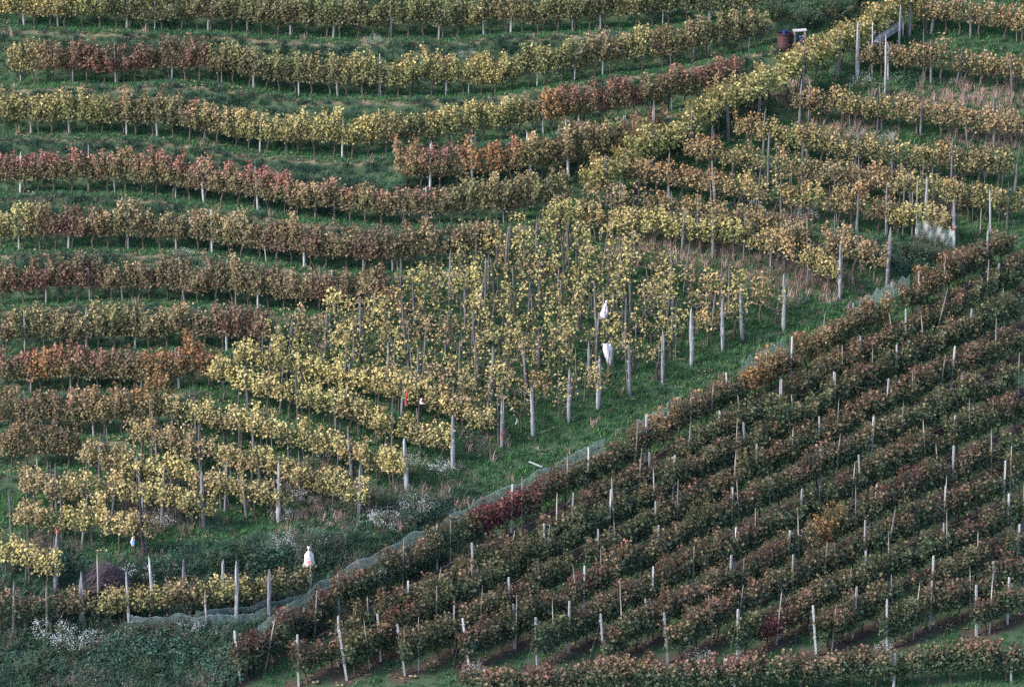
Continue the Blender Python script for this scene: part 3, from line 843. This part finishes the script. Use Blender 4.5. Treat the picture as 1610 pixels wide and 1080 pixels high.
weedspots = blob(CU, CV, [(380, 885, 120, 30), (560, 810, 90, 36), (640, 800, 70, 30), (250, 1035, 260, 40), (1470, 410, 90, 26), (1400, 395, 60, 20), (90, 890, 60, 26), (1390, 130, 60, 18), (1300, 150, 40, 24), (740, 690, 30, 20)])
d_weed = 11*MC['bank']*smooth(-.3, .25, patch)*smooth(8, 24, MC['pxs'])+9*weedspots*(1-MC['near'])*smooth(-.5, .3, patch)+7*lowleft*(patch > .1)+1.0*strip*(patch > .5)
p, u, v, c = scatter_pts(d_weed)
gn_scatter('bank_weeds', [clump(r_[12+i], 120, .26, .30, .05, M_WEED) for i in range(5)], p, RNG.uniform(.5, 1.35, len(p))*(1+.8*(weedspots+.5*lowleft).ravel()[c]), np.clip(.4+RNG.normal(0, .28, len(p)), 0, 1), 'dark leafy weeds and brambles on the banks')

d_dry = 26*MC['dry']+3.0*MC['edge']+1.6*lowleft*(patch > .1)+.3*strip
p, u, v, c = scatter_pts(d_dry)
gn_scatter('dry_grass', [blades(r_[18+i], 18, .34, .14, .012, .6, M_DRY) for i in range(4)], p, RNG.uniform(.5, 1.5, len(p))*np.where(MC['edge'].ravel()[c] > .3, .45, 1), RNG.random(len(p)), 'dry straw-coloured grass in tufts')

scrub = lowleft*smooth(-.25, .25, patch)+blob(CU, CV, [(560, 800, 80, 30), (650, 800, 60, 26), (470, 780, 50, 26), (740, 700, 30, 20), (240, 800, 50, 26), (70, 870, 40, 24), (1460, 405, 70, 22), (1230, 430, 70, 26)])*(1-MC['near'])
p, u, v, c = scatter_pts(6.5*scrub)
M_SCRUB = tint_material('weed_stalks', (.055, .048, .036), (.16, .135, .12))
def stalks(rng):
    V, Fc, R = [], [], []
    for i in range(11):
        a = rng.uniform(0, 6.28); r = .2*math.sqrt(rng.random()); b0 = np.array([r*math.cos(a), r*math.sin(a), -.02]); t = b0*1.9+np.array([0, 0, rng.uniform(.4, .85)]); sd_ = np.array([.006, 0, 0])
        k = len(V); V += [b0-sd_, b0+sd_, t]; R += [.3]*3; Fc.append((k, k+1, k+2))
        for j in range(14):
            q = b0+(t-b0)*rng.uniform(.35, 1.05)+rng.normal(0, .035, 3); n1 = rng.normal(0, .026, 3); n2 = rng.normal(0, .026, 3)
            k = len(V); V += [q, q+n1, q+n2]; R += [rng.random()]*3; Fc.append((k, k+1, k+2))
    return mesh_from('stalks', np.array(V), np.array(Fc), M_SCRUB, {'rnd': ('POINT', R)})
gn_scatter('weed_stalks', [stalks(r_[30+i]) for i in range(4)], p, RNG.uniform(.5, 1.2, len(p)), RNG.random(len(p)), 'brown and grey weed stalks on the rough banks')
rdh = np.abs(row_dist(CU, CV, HILL+TERR))

d_lit = 5.5*MC['near']*MC['soil']+4*MC['edge']+3*np.exp(-(rdh/14)**2)+.8*strip+.8*MC['bench']
p, u, v, c = scatter_pts(d_lit); p[:, 2] += .03
def litter(rng):
    n = 7; q = rng.normal(0, .16, (n, 3)); q[:, 2] = np.abs(rng.normal(0, .012, n))+.01
    nr = np.stack([rng.normal(0, .4, n), rng.normal(0, .4, n), np.ones(n)], 1)
    return leaf_cloud('litter', q, nr, rng.uniform(.06, .12, n), rng.random(n), rng.random(n), rng.random(n), rng.uniform(0, 6.28, n), M_LITTER)
gn_scatter('fallen_leaves', [litter(r_[24+i]) for i in range(5)], p, RNG.uniform(.7, 1.2, len(p)), RNG.random(len(p))**1.5, 'fallen tan vine leaves lying under the rows')

# ------------------------------------------------------------------ flowering weeds, each clump a thing
def aster_mesh(rng):
    b = MB(); heads = []
    for i in range(26):
        a = rng.uniform(0, 6.28); r = .1+.42*math.sqrt(rng.random()); t = Vector((r*math.cos(a), r*math.sin(a), rng.uniform(.35, .85)-.35*r))
        b.tube([(t.x*.25, t.y*.25, -.03), (t.x*.6, t.y*.6, t.z*.6), t], [.008, .006, .004], 3, False)
        heads.append(t)
    stem = b.mesh('stem', M_STEM)
    n = 620
    c = np.array([heads[rng.integers(len(heads))] for _ in range(n)])+rng.normal(0, .07, (n, 3))
    fl = leaf_cloud('blossom', c, rng.normal(0, .6, (n, 3))+np.array([0, -.3, 1]), rng.uniform(.012, .032, n), rng.random(n), rng.random(n), rng.random(n), rng.uniform(0, 6.28, n), M_FLOWERT, OVAL*np.array([1.6, 1, 1]), OVAL_F)
    n = 170
    c = np.array([heads[rng.integers(len(heads))] for _ in range(n)])*np.stack([rng.uniform(.3, 1, n)]*3, 1)+rng.normal(0, .05, (n, 3))
    lf = leaf_cloud('foliage', c, rng.normal(0, .6, (n, 3))+np.array([0, 0, .7]), rng.uniform(.04, .08, n), rng.random(n), rng.random(n), rng.random(n), rng.uniform(0, 6.28, n), M_ASTERLEAF, OVAL*np.array([.5, 1, 1]), OVAL_F)
    return stem, fl, lf
M_STEM = plain_material('weed_stem', (.09, .085, .05), .8)
M_FLOWERT = plain_material('aster_petal', (.46, .47, .48), .7, .35, 9, .2, .2)
M_ASTERLEAF = plain_material('aster_leaf', (.055, .085, .045), .8, .35, 6, .2, .2)
AST = [aster_mesh(np.random.default_rng(950+i)) for i in range(4)]
ASTERS = [(85, 1010, 1.2, 'at the lower left corner'), (115, 1030, 1.2, 'spreading below the thick dark post at the lower left'), (150, 1022, .9, 'beside the netted row at the lower left'), (215, 920, 1.0, 'next to the brush pile'),
          (602, 832, 1.0, 'on the weedy bank below the yellow rows'), (655, 812, 1.1, 'on the weedy bank above the netting'), (652, 745, 1.0, 'beside the end post of the sixth hillside row'), (700, 752, .9, 'below the end post of the seventh hillside row'),
          (480, 795, .9, 'between the fourth and fifth end posts'), (245, 838, 1.1, 'beside the slim black post'), (465, 775, .8, 'behind the end post of the fourth hillside row'), (515, 728, .8, 'between the yellow fifth and sixth rows'),
          (748, 1060, .7, 'at the foot of a leaning pale end post'), (1100, 1045, .8, 'between pale end posts at the lower edge'), (1392, 1026, .6, 'at the foot of an end post, lower right'), (1215, 1010, .6, 'in the grass between the ninth and tenth dark rows'),
          (1352, 138, .9, 'on the bank below the wooden trough'), (1390, 232, .9, 'in the middle of the upper right rows'), (1268, 345, .8, 'among pink dry grass on the upper hillside'), (1182, 330, .8, 'in the upper hillside rows under a dark post'),
          (1345, 222, .7, 'near a pale post in the upper right rows'), (440, 820, .8, 'left of the fifth end post'), (445, 868, .8, 'on the bank above the netted row'), (300, 1000, .8, 'in front of the green net'), (345, 1005, .6, 'on the bank under the green net'),
          (286, 410, .7, 'on a terrace bank under the fifth row'), (588, 72, .6, 'on the top terrace bank'), (735, 92, .6, 'on the top terrace bank near the yellow vines')]
for i, (u, v, s, where) in enumerate(ASTERS):
    e = bpy.data.objects.new('white_aster', None); COL.objects.link(e); e.location = G(u, v); e.scale = (s*1.35, s*1.35, s*1.15); e.rotation_euler = (0, 0, i*1.7)
    st_, fl_, lf_ = AST[i % 4]
    link('stem', st_, e); link('blossom', fl_, e); link('foliage', lf_, e)
    tag(e, 'white flowering aster weed '+where, 'wildflower', 'white asters')

M_SHRUB = plain_material('shrub_leaf', (.045, .075, .045), .7, .45, 3, .2, .25)
def shrub_mesh(rng):
    b = MB(); tips = []
    for i in range(22):
        t = Vector((rng.normal(0, .5), rng.normal(0, .4), rng.uniform(.5, 1.5)))
        b.tube([(0, 0, -.1), (t.x*.45, t.y*.45, t.z*.5), t], [.03, .018, .006], 4, False); tips.append(t)
    n = 1500; c = np.array([tips[rng.integers(22)] for _ in range(n)])*rng.uniform(.35, 1.08, (n, 1))+rng.normal(0, .13, (n, 3))
    return b.mesh('trunk', M_STEM), leaf_cloud('crown', c, rng.normal(0, .5, (n, 3))+np.array([0, -.3, .7]), rng.uniform(.06, .12, n), rng.random(n), rng.random(n), rng.random(n), rng.uniform(0, 6.28, n), M_SHRUB, OVAL, OVAL_F)
SHR = [shrub_mesh(np.random.default_rng(980+i)) for i in range(3)]
for i, (u, v, sx, sz, where) in enumerate([(1268, 44, 1.2, .9, 'just behind the rusty red tank'), (1312, 30, 1.3, 1.0, 'between the tank and the plank trough'), (1215, 34, 1.1, .8, 'left of the rusty red tank on the bank'), (1350, 12, 1.2, .9, 'at the upper edge left of the plank trough'),
        (555, 812, .9, .5, 'on the weedy bank under the yellow rows'), (605, 800, .8, .55, 'beside the end post of the fifth hillside row'), (655, 795, .8, .5, 'below the sixth end post on the weedy bank'), (385, 872, .9, .45, 'on the overgrown step above the netted row'), (340, 890, .9, .5, 'behind the netted row right of the brush pile'), (60, 1060, 1.2, .6, 'in the lower left corner'), (235, 1058, 1.1, .5, 'at the lower edge below the teal net'), (1425, 402, 1.0, .5, 'below the draped white net'), (1475, 408, 1.0, .5, 'between the draped net and the dark slope')]):
    e = bpy.data.objects.new('dark_shrub', None); COL.objects.link(e); e.location = G(u, v); e.scale = (sx, sx, sz); e.rotation_euler = (0, 0, i*2.1)
    tm_, cr_ = SHR[i % 3]; link('trunk', tm_, e); link('crown', cr_, e)
    tag(e, 'dark green leafy shrub '+where, 'shrub', 'dark shrubs')

# yellow sapling at the lower edge
M_SAP = plain_material('sapling_leaf', (.36, .28, .06), .7, .35, 8, .2, .3)
e = bpy.data.objects.new('sapling', None); COL.objects.link(e); e.location = G(985, 1082)
rg = np.random.default_rng(77); b = MB(); tips = []
for i in range(16):
    t = Vector((rg.normal(0, .42), rg.normal(0, .25), rg.uniform(.6, 1.35)))
    b.tube([(0, 0, -.1), (t.x*.4, t.y*.4, t.z*.55), t], [.02, .012, .005], 4, False); tips.append(t)
link('trunk', b.mesh('trunk', M_STEM), e)
n = 460; tt = rg.uniform(.35, 1.05, (n, 1)); c = np.array([tips[rg.integers(16)] for _ in range(n)])*tt+rg.normal(0, .06, (n, 3))
link('crown', leaf_cloud('crown', c, rg.normal(0, .6, (n, 3))+np.array([0, -.4, .5]), rg.uniform(.09, .17, n), rg.random(n), rg.random(n), rg.random(n), rg.uniform(0, 6.28, n), M_SAP, OVAL*np.array([.6, 1, 1]), OVAL_F), e)
tag(e, 'yellow narrow-leaved sapling at the lower edge beside pale end posts', 'sapling')

# ------------------------------------------------------------------ nets
def net_sheet(name, base, height, mat, label, lean=0.25, seed=1, off=(0, 0)):
    """a hanging net: base line on the ground, top edge sagging between its holders"""
    rg = np.random.default_rng(seed); nu, nv_ = 110, 9
    us = np.linspace(base[0][0], base[-1][0], nu); vs = pl(base, us)
    P = ground(us, vs); tng = np.gradient(P, axis=0); tng[:, 2] = 0; tng /= np.linalg.norm(tng, axis=1, keepdims=True)
    nrm = np.stack([-tng[:, 1], tng[:, 0], np.zeros(nu)], 1)
    hs = np.interp(us, [q[0] for q in height], [q[1] for q in height])
    s = np.linspace(0, 1, nu); hs = hs*(1-.16*np.abs(np.sin(s*math.pi*4+seed))-.06*np.sin(s*37+seed))+rg.normal(0, .02, nu)
    V, hem = [], []
    for j in range(nv_):
        t = j/(nv_-1)
        fold = .05*np.sin(s*55+t*3+seed)+.03*np.sin(s*131+t*5)
        V.append(P+np.array([off[0], off[1], 0])+nrm*(lean*(1-t)**2*.5+fold*(1.1-t))[:, None]+np.array([0, 0, 1.])*(hs*t+.02)[:, None])
        hem.append(np.full(nu, 1.0 if j == nv_-1 else 0.0))
    I = np.arange(nu*nv_).reshape(nv_, nu)
    Fq = np.stack([I[:-1, :-1], I[:-1, 1:], I[1:, 1:], I[1:, :-1]], -1).reshape(-1, 4)
    o = link(name, mesh_from(name, np.concatenate(V), Fq, mat, {'hem': ('POINT', np.concatenate(hem)*.6)}, True))
    return tag(o, label, 'net', 'bird nets')

def shifted(line, du_, dv_, a, b_):
    us = np.linspace(a, b_, 16); return [(float(x), float(pl(line, x-du_)+dv_)) for x in us]
NB = NEAR[0]
net_sheet('bird_net', shifted(NB, -8, -36, 372, 668), [(372, 0.49), (430, 0.79), (540, 1.04), (620, 1.04), (668, 0.89)], M_NET, 'pale teal net along the lowest stretch of the first dark row', .3, 1)
net_sheet('bird_net', shifted(NB, -8, -38, 690, 952), [(690, 0.84), (760, 0.99), (850, 0.89), (952, 0.99)], M_NET, 'teal net beside the crimson vines and the dark ditch', .3, 2)
net_sheet('bird_net', shifted(NB, -8, -36, 1000, 1070), [(1000, 0.94), (1070, 1.04)], M_NETW, 'short grey net stretch above the middle of the first dark row', .3, 3)
net_sheet('bird_net', shifted(NB, -8, -36, 1165, 1235), [(1165, 0.99), (1235, 0.99)], M_NET, 'teal net stretch below the steep green lawn edge', .3, 4)
net_sheet('bird_net', shifted(NB, -8, -34, 1350, 1430), [(1350, 0.94), (1430, 0.94)], M_NETW, 'grey net stretch near the upper end of the first dark row', .3, 5)
net_sheet('bird_net', [(206, 994), (260, 992), (330, 990), (400, 984), (440, 972), (470, 955)], [(206, .75), (300, .66), (400, .6), (470, .5)], M_NET, 'teal net hung along the front of the netted row', .2, 6)
net_sheet('bird_net', [(308, 980), (380, 972), (440, 962), (490, 948), (545, 930)], [(308, .62), (380, .5), (440, .55), (545, .55)], M_NET, 'second teal net rising behind the front net to the slope', .2, 7)
# draped net at the upper right
rg = np.random.default_rng(5); A = G(1438, 375); B = G(1500, 389); nu, nv_ = 36, 14; V, hem = [], []
for j in range(nv_):
    t = j/(nv_-1)
    for i in range(nu):
        s = i/(nu-1); top = 1.75-1.15*s**.6+.25*s**4; q = A.lerp(B, s)
        z = top*t; y = -.35*math.sin(math.pi*t)*(1-s*.4)-.12*math.sin(s*17+t*4)-.05*math.sin(s*41-t*7)
        V.append((q.x, q.y+y, q.z+z+.02)); hem.append(1.0 if j == nv_-1 or i == 0 else 0)
I = np.arange(nu*nv_).reshape(nv_, nu); Fq = np.stack([I[:-1, :-1], I[:-1, 1:], I[1:, 1:], I[1:, :-1]], -1).reshape(-1, 4)
tag(link('bird_net', mesh_from('bird_net', np.array(V), Fq, M_NETW, {'hem': ('POINT', hem)}, True)), 'white net draped in a sag between two posts at the upper right', 'net', 'bird nets')
for i, (u, v, h, dm, mt, lab) in enumerate([(1434, 372, 1.6, .05, M_STAKE, 'thin dark stake at the left end of the draped white net'), (1441, 366, 2.0, .05, M_STAKE, 'thin grey stake holding the draped white net'), (1453, 362, 2.0, .12, M_PALE, 'pale split post behind the draped white net'),
                                 (1557, 367, 1.75, .07, M_PALE, 'leaning white stake right of the draped net'), (1541, 369, .95, .04, M_STAKE, 'short thin stake right of the draped net')]):
    post('vine_stake', 'round', mt, G(u, v), h, dm, .0, lab, 'stakes around the draped net', cat='stake', lean_y=.10 if 'leaning' in lab else .02)

# ------------------------------------------------------------------ carrier bags and ribbons on the stakes
M_BAGW = plain_material('white_plastic', (.56, .54, .57), .5, .3, 12, .3, .3)
M_BAGP = plain_material('mauve_plastic', (.62, .56, .64), .4, .2, 10, .5, .3)
M_BAGK = plain_material('pinkish_plastic', (.52, .46, .47), .5, .3, 12, .3, .3)
M_REDP = plain_material('faded_red_print', (.42, .14, .14), .5, .4, 16)
M_BLUEP = plain_material('faded_blue_print', (.30, .38, .55), .5, .4, 16)
M_BLUE = plain_material('blue_print', (.10, .28, .62), .4, .3, 14)
M_RED = plain_material('red_plastic', (.22, .02, .03), .5, .3, 14, .4)
M_ORANGE = plain_material('orange_tape', (.3, .07, .04), .5, .3)
M_PINK = plain_material('pink_plastic', (.75, .35, .42), .5, .3)
def lathe(profile, k=14, fold=.12, seed=0, squash=.7):
    b = MB(); vs, fs = [], []
    for i, (r, z) in enumerate(profile):
        for j in range(k):
            a = 2*math.pi*j/k; rr = r*(1+fold*math.sin(a*5+seed+z*4)+fold*.6*math.sin(a*3-z*9)+fold*.5*math.sin(a*7+z*23))
            vs.append((rr*math.cos(a)+fold*.8*z*math.sin(seed*2.1+1), rr*math.sin(a)*squash, z+fold*.3*math.sin(a*4+seed)))
    for i in range(len(profile)-1):
        for j in range(k): fs.append((i*k+j, i*k+(j+1) % k, (i+1)*k+(j+1) % k, (i+1)*k+j))
    fs.append(tuple(range(k))[::-1]); fs.append(tuple((len(profile)-1)*k+j for j in range(k)))
    b.add(vs, fs); return b
def patch_on(w_, h_, x, y, z, mat, name, parent, bend=.5, seed=0):
    b = MB(); n = 6; vs = []; fs = []
    for j in range(n+1):
        for i in range(n+1):
            s, t = i/n-.5, j/n-.5; k = 1+.25*math.sin(7*t+seed)+.2*math.sin(5*s*3+seed)
            vs.append((x+s*w_*k, y+bend*(s*w_)**2*4, z+t*h_*(1+.2*math.cos(6*s+seed))))
    for j in range(n):
        for i in range(n): fs.append((j*(n+1)+i, j*(n+1)+i+1, (j+1)*(n+1)+i+1, (j+1)*(n+1)+i))
    b.add(vs, fs); return link(name, b.mesh(name, mat), parent)
def bag(u, v, z, profile, mat, label, prints=(), knot=None, seed=0, squash=.7, dy=-.06):
    e = bpy.data.objects.new('carrier_bag', None); COL.objects.link(e); e.location = G(u, v)+Vector((0, dy, z))
    link('pouch', lathe(profile, 22, .20, seed, squash).mesh('pouch', mat, True), e)
    if knot: link('knot', lathe([(x*knot[0], knot[1]+q) for x, q in ((.35, 0), (.45, .03), (1, .09), (1.25, .13), (.7, .15))], 10, .25, seed, .8).mesh('knot', mat, True), e)
    for (w_, h_, x, zz, m, yy) in prints: patch_on(w_, h_, x, yy, zz, m, 'print', e, .5, seed+zz)
    return tag(e, label, 'bag', 'carrier bags on stakes')
# printed bag on its post, lower left
bag(487, 945, 1.62, [(.19, -.02), (.205, .03), (.20, .12), (.185, .2), (.17, .3), (.15, .4), (.12, .48), (.08, .54), (.025, .59)], M_BAGK, 'white carrier bag with blue and red print tied over a post', [(.13, .10, .0, .32, M_BLUEP, -.15), (.15, .14, .02, .16, M_REDP, -.165)], (.055, .60), 1)
bag(957, 595, .95, [(.02, -.32), (.07, -.22), (.12, -.08), (.15, .1), (.17, .4), (.18, .62), (.15, .64)], M_BAGW, 'white bag hanging wide side up on a stake beside the lawn', [], None, 2)
post('vine_stake', 'round', M_STAKE, G(957, 595), 1.5, .05, .01, 'thin stake carrying the white bag beside the lawn', 'stakes with bags', cat='stake')
bag(949, 540, 1.15, [(.06, 0), (.14, .06), (.15, .22), (.11, .42), (.06, .58), (.03, .68)], M_BAGP, 'mauve-white bag tied on a stake above the hanging white bag', [(.05, .05, .02, .3, M_RED, -.12), (.05, .05, -.02, .2, M_BLUE, -.13)], (.05, .66), 3)
post('vine_stake', 'round', M_STAKE, G(949, 540), 1.9, .05, .01, 'thin stake carrying the mauve-white bag', 'stakes with bags', cat='stake')
bag(211, 872, .42, [(.05, 0), (.09, .05), (.10, .2), (.07, .32), (.03, .36)], M_BAGW, 'small blue and white bag beside the slim black post', [(.14, .2, .0, .16, M_BLUE, -.085), (.06, .08, .02, .34, M_RED, -.06)], None, 4)
M_BLACK = wood_material('tarred_wood', (.018, .016, .018), (.035, .03, .032), (.008, .008, .009))
post('vine_stake', 'round', M_BLACK, G(212, 874), .9, .05, .03, 'dark stake holding the small blue and white bag', 'stakes with bags', cat='stake')
post('hillside_post', 'round', M_BLACK, G(226, 876), 2.05, .105, .0, 'slim black post at the end of the second hillside row', 'end posts of the hillside rows', lean_y=.02)
def ribbon(u, v, z, w_, h_, mat, label, seed):
    b = MB(); n = 7; vs, fs = [], []
    for j in range(n+1):
        t = j/n; x = .03*math.sin(t*5+seed); wj = w_*(.35+.65*t)*(1+.2*math.sin(t*9))
        y = .02*math.cos(t*7+seed)
        vs += [(x-wj/2, y, -h_*t), (x, y-.03, -h_*t-.01), (x+wj/2, y+.01, -h_*t)]
    for j in range(n):
        for i in range(2): fs.append((j*3+i, j*3+i+1, j*3+i+4, j*3+i+3))
    b.add(vs, fs); o = link('ribbon', b.mesh('ribbon', mat)); o.location = G(u, v)+Vector((0, -.14, z))
    sm = o.modifiers.new('thickness', 'SOLIDIFY'); sm.thickness = .004
    return tag(o, label, 'ribbon', 'plastic ribbons')
ribbon(640, 690, 2.25, .12, .75, M_RED, 'long red plastic strip hanging in the yellow central rows', 1)
ribbon(663, 690, 1.85, .13, .24, M_PINK, 'short pink plastic scrap right of the long red strip', 2)
ribbon(789, 703, .75, .10, .38, M_RED, 'red strip on the end post of the eighth hillside row', 3)
ribbon(91, 868, 1.1, .16, .26, M_ORANGE, 'orange-red tape scrap low in the lower left yellow rows', 4)
ribbon(1497, 388, 1.05, .14, .24, M_RED, 'small red strip on the post beside the draped white net', 5)
ribbon(812, 690, .95, .06, .28, M_BAGW, 'white strip hanging left of the lawn end posts', 6)
b = MB(); b.box((0, 0, .03), (.36, .26, .012), Matrix.Rotation(.4, 3, 'Y')); b.box((.1, .08, .06), (.22, .2, .012), Matrix.Rotation(-.6, 3, 'X'))
o = link('paper_scrap', b.mesh('paper_scrap', M_BAGW)); o.location = G(718, 737); o.rotation_euler = (.1, .1, .5); tag(o, 'white paper scrap at the foot of the seventh end post', 'litter')
b = MB(); b.box((0, 0, .02), (.62, .10, .045)); o = link('plank', b.mesh('plank', M_TERRPOST)); o.location = G(842, 736)+Vector((0, 0, .12)); o.rotation_euler = (0, .35, -.2); tag(o, 'short pale plank lying at the ditch beside the netting', 'plank')

# ------------------------------------------------------------------ brush pile of cut canes
M_CANE = wood_material('cut_cane', (.034, .025, .034), (.09, .068, .082), (.012, .009, .012), 12)
e = bpy.data.objects.new('brush_pile', None); COL.objects.link(e); base = G(166, 940); e.location = base; e.scale = (1.12, 1.0, 1.2)
rg = np.random.default_rng(8)
def cane_pts():
    a = rg.uniform(-1.05, -.2) if rg.random() < .5 else rg.uniform(-.9, .2); c = rg.uniform(.2, 1.05); z = rg.uniform(.45, 1.25)*(1-.25*abs((a+c)/2)); y0 = rg.normal(0, .28)
    pts = []
    for i in range(7):
        t = i/6; pts.append((a+(c-a)*t, y0+rg.normal(0, .03)+.2*math.sin(t*3+y0*7), z*math.sin(math.pi*min(max(t*.86+.07+rg.normal(0, .01), 0), 1))**.7+rg.normal(0, .03)))
    return pts
for i in range(40):
    b = MB(); r = rg.uniform(.014, .024); b.tube(cane_pts(), [r, r, r, r*.9, r*.8, r*.7, r*.5], 5)
    link('cane', b.mesh('cane', M_CANE), e)
b = MB()
for i in range(130):
    r = rg.uniform(.007, .013); b.tube(cane_pts(), [r]*7, 3, False)
o = link('twig_mass', b.mesh('twig_mass', M_CANE), e); o['kind'] = 'stuff'
tag(e, 'arched purple-brown pile of cut vine canes at the lower left', 'brush pile')

# ------------------------------------------------------------------ red tank, table and blue drum at the top
M_RUST = plain_material('rusty_red', (.035, .012, .016), .7, .4, 5)
M_DRUM = plain_material('blue_plastic', (.009, .022, .085), .5, .25, 8)
base = G(1234, 76)
e = bpy.data.objects.new('water_tank', None); COL.objects.link(e); e.location = base; e.scale = (.92, .92, .9)
def ringwall(b, r0, z0, r1, z1, k=24):
    vs = [(r*math.cos(2*math.pi*j/k), r*math.sin(2*math.pi*j/k), z) for r, z in ((r0, z0), (r1, z1)) for j in range(k)]
    b.add(vs, [(j, (j+1) % k, k+(j+1) % k, k+j) for j in range(k)])
b = MB()
prof = [(.40, -.1)]+[(.41+.012*(i % 2), .02+i*.045) for i in range(16)]+[(.44, .74), (.44, .77), (.40, .77), (.40, .70), (.0, .69)]
for (r0, z0), (r1, z1) in zip(prof[:-1], prof[1:]): ringwall(b, r0, z0, r1, z1)
link('tank_wall', b.mesh('tank_wall', M_RUST), e)
b = MB(); k = 24
b.tube([(.445*math.cos(2*math.pi*j/k), .445*math.sin(2*math.pi*j/k), .77) for j in range(k+1)], .022, 6, False); link('rim', b.mesh('rim', M_RUST), e)
tag(e, 'rusty red round water tank at the top of the ridge', 'tank')
o = link('bucket', lathe([(.11, 0), (.13, .05), (.15, .2), (.16, .22), (.13, .2)], 16, .0, 0, 1).mesh('bucket', M_DRUM)); o.location = base+Vector((.0, .1, .62)); tag(o, 'blue bucket standing in the rusty red tank', 'bucket')
e = bpy.data.objects.new('plank_table', None); COL.objects.link(e); e.location = base+Vector((.72, .1, 0))
b = MB(); b.box((0, 0, .84), (.66, .5, .05), Matrix.Rotation(-.06, 3, 'Y')); link('table_top', b.mesh('table_top', M_TERRPOST), e)
for x, y in ((-.24, -.18), (.24, -.18), (-.24, .18), (.24, .18)):
    b = MB(); b.box((x, y, .36), (.07, .07, .90)); link('leg', b.mesh('leg', M_STAKE), e)
tag(e, 'pale plank table beside the rusty red tank', 'table')
o = link('blue_drum', lathe([(.17, -.05), (.19, 0), (.19, .2), (.20, .22), (.19, .24), (.19, .5), (.17, .55), (.05, .56)], 18, 0, 0, 1).mesh('blue_drum', M_DRUM)); o.location = base+Vector((.80, .1, .05)); tag(o, 'blue drum standing under the pale plank table', 'drum')

# ------------------------------------------------------------------ wooden trough of planks, upper right
A = G(1372, 80); B = G(1416, 48)
e = bpy.data.objects.new('plank_trough', None); COL.objects.link(e); e.location = A
dirv = B-A; L_ = dirv.length+.15; rm = dirv.to_track_quat('X', 'Z').to_matrix()
for (yy, zz, hh, ww) in ((-.22, .34, .16, .045), (-.22, .52, .14, .045), (.22, .42, .18, .045), (0, .22, .04, .40), (-.26, .66, .05, .10), (.24, .60, .05, .09)):
    b = MB(); b.box(rm @ Vector((L_*.5, yy, zz)), (L_*random.uniform(.86, 1.0), ww, hh), rm); link('plank', b.mesh('plank', M_PALE if zz > .5 else M_POST), e)
for s in (.12, .88):
    for yy in (-.26, .26):
        b = MB(); q = rm @ Vector((L_*s, yy, .0)); b.box((q.x, q.y, q.z+.26), (.07, .07, .95)); link('leg', b.mesh('leg', M_STAKE), e)
tag(e, 'weathered plank trough on legs climbing the ridge at the upper right', 'trough')
for i, (u, v, h, dm, mt) in enumerate([(1348, 118, 2.0, .17, M_POST), (1371, 118, 2.0, .07, M_PALE), (1392, 150, 3.2, .08, M_PALE), (1414, 75, 1.7, .10, M_PALE)]):
    post('hillside_post', 'round', mt, G(u, v), h if i != 2 else 2.3, dm, .01, 'post %s below the plank trough' % ('thick and dark, left', 'slim and pale, left', 'tall and pale, straight', 'pale and short, right')[i], 'posts around the trough')
bpy.context.view_layer.update()
print('ground box', GP.reshape(-1, 3).min(0), GP.reshape(-1, 3).max(0))
print('objects', len(bpy.data.objects), 'vines', sum(o.get('category') == 'grapevine' for o in bpy.data.objects))
from collections import Counter
print(Counter(o.name.split('.')[0] for o in bpy.data.objects if o.parent is None and 'category' in o))
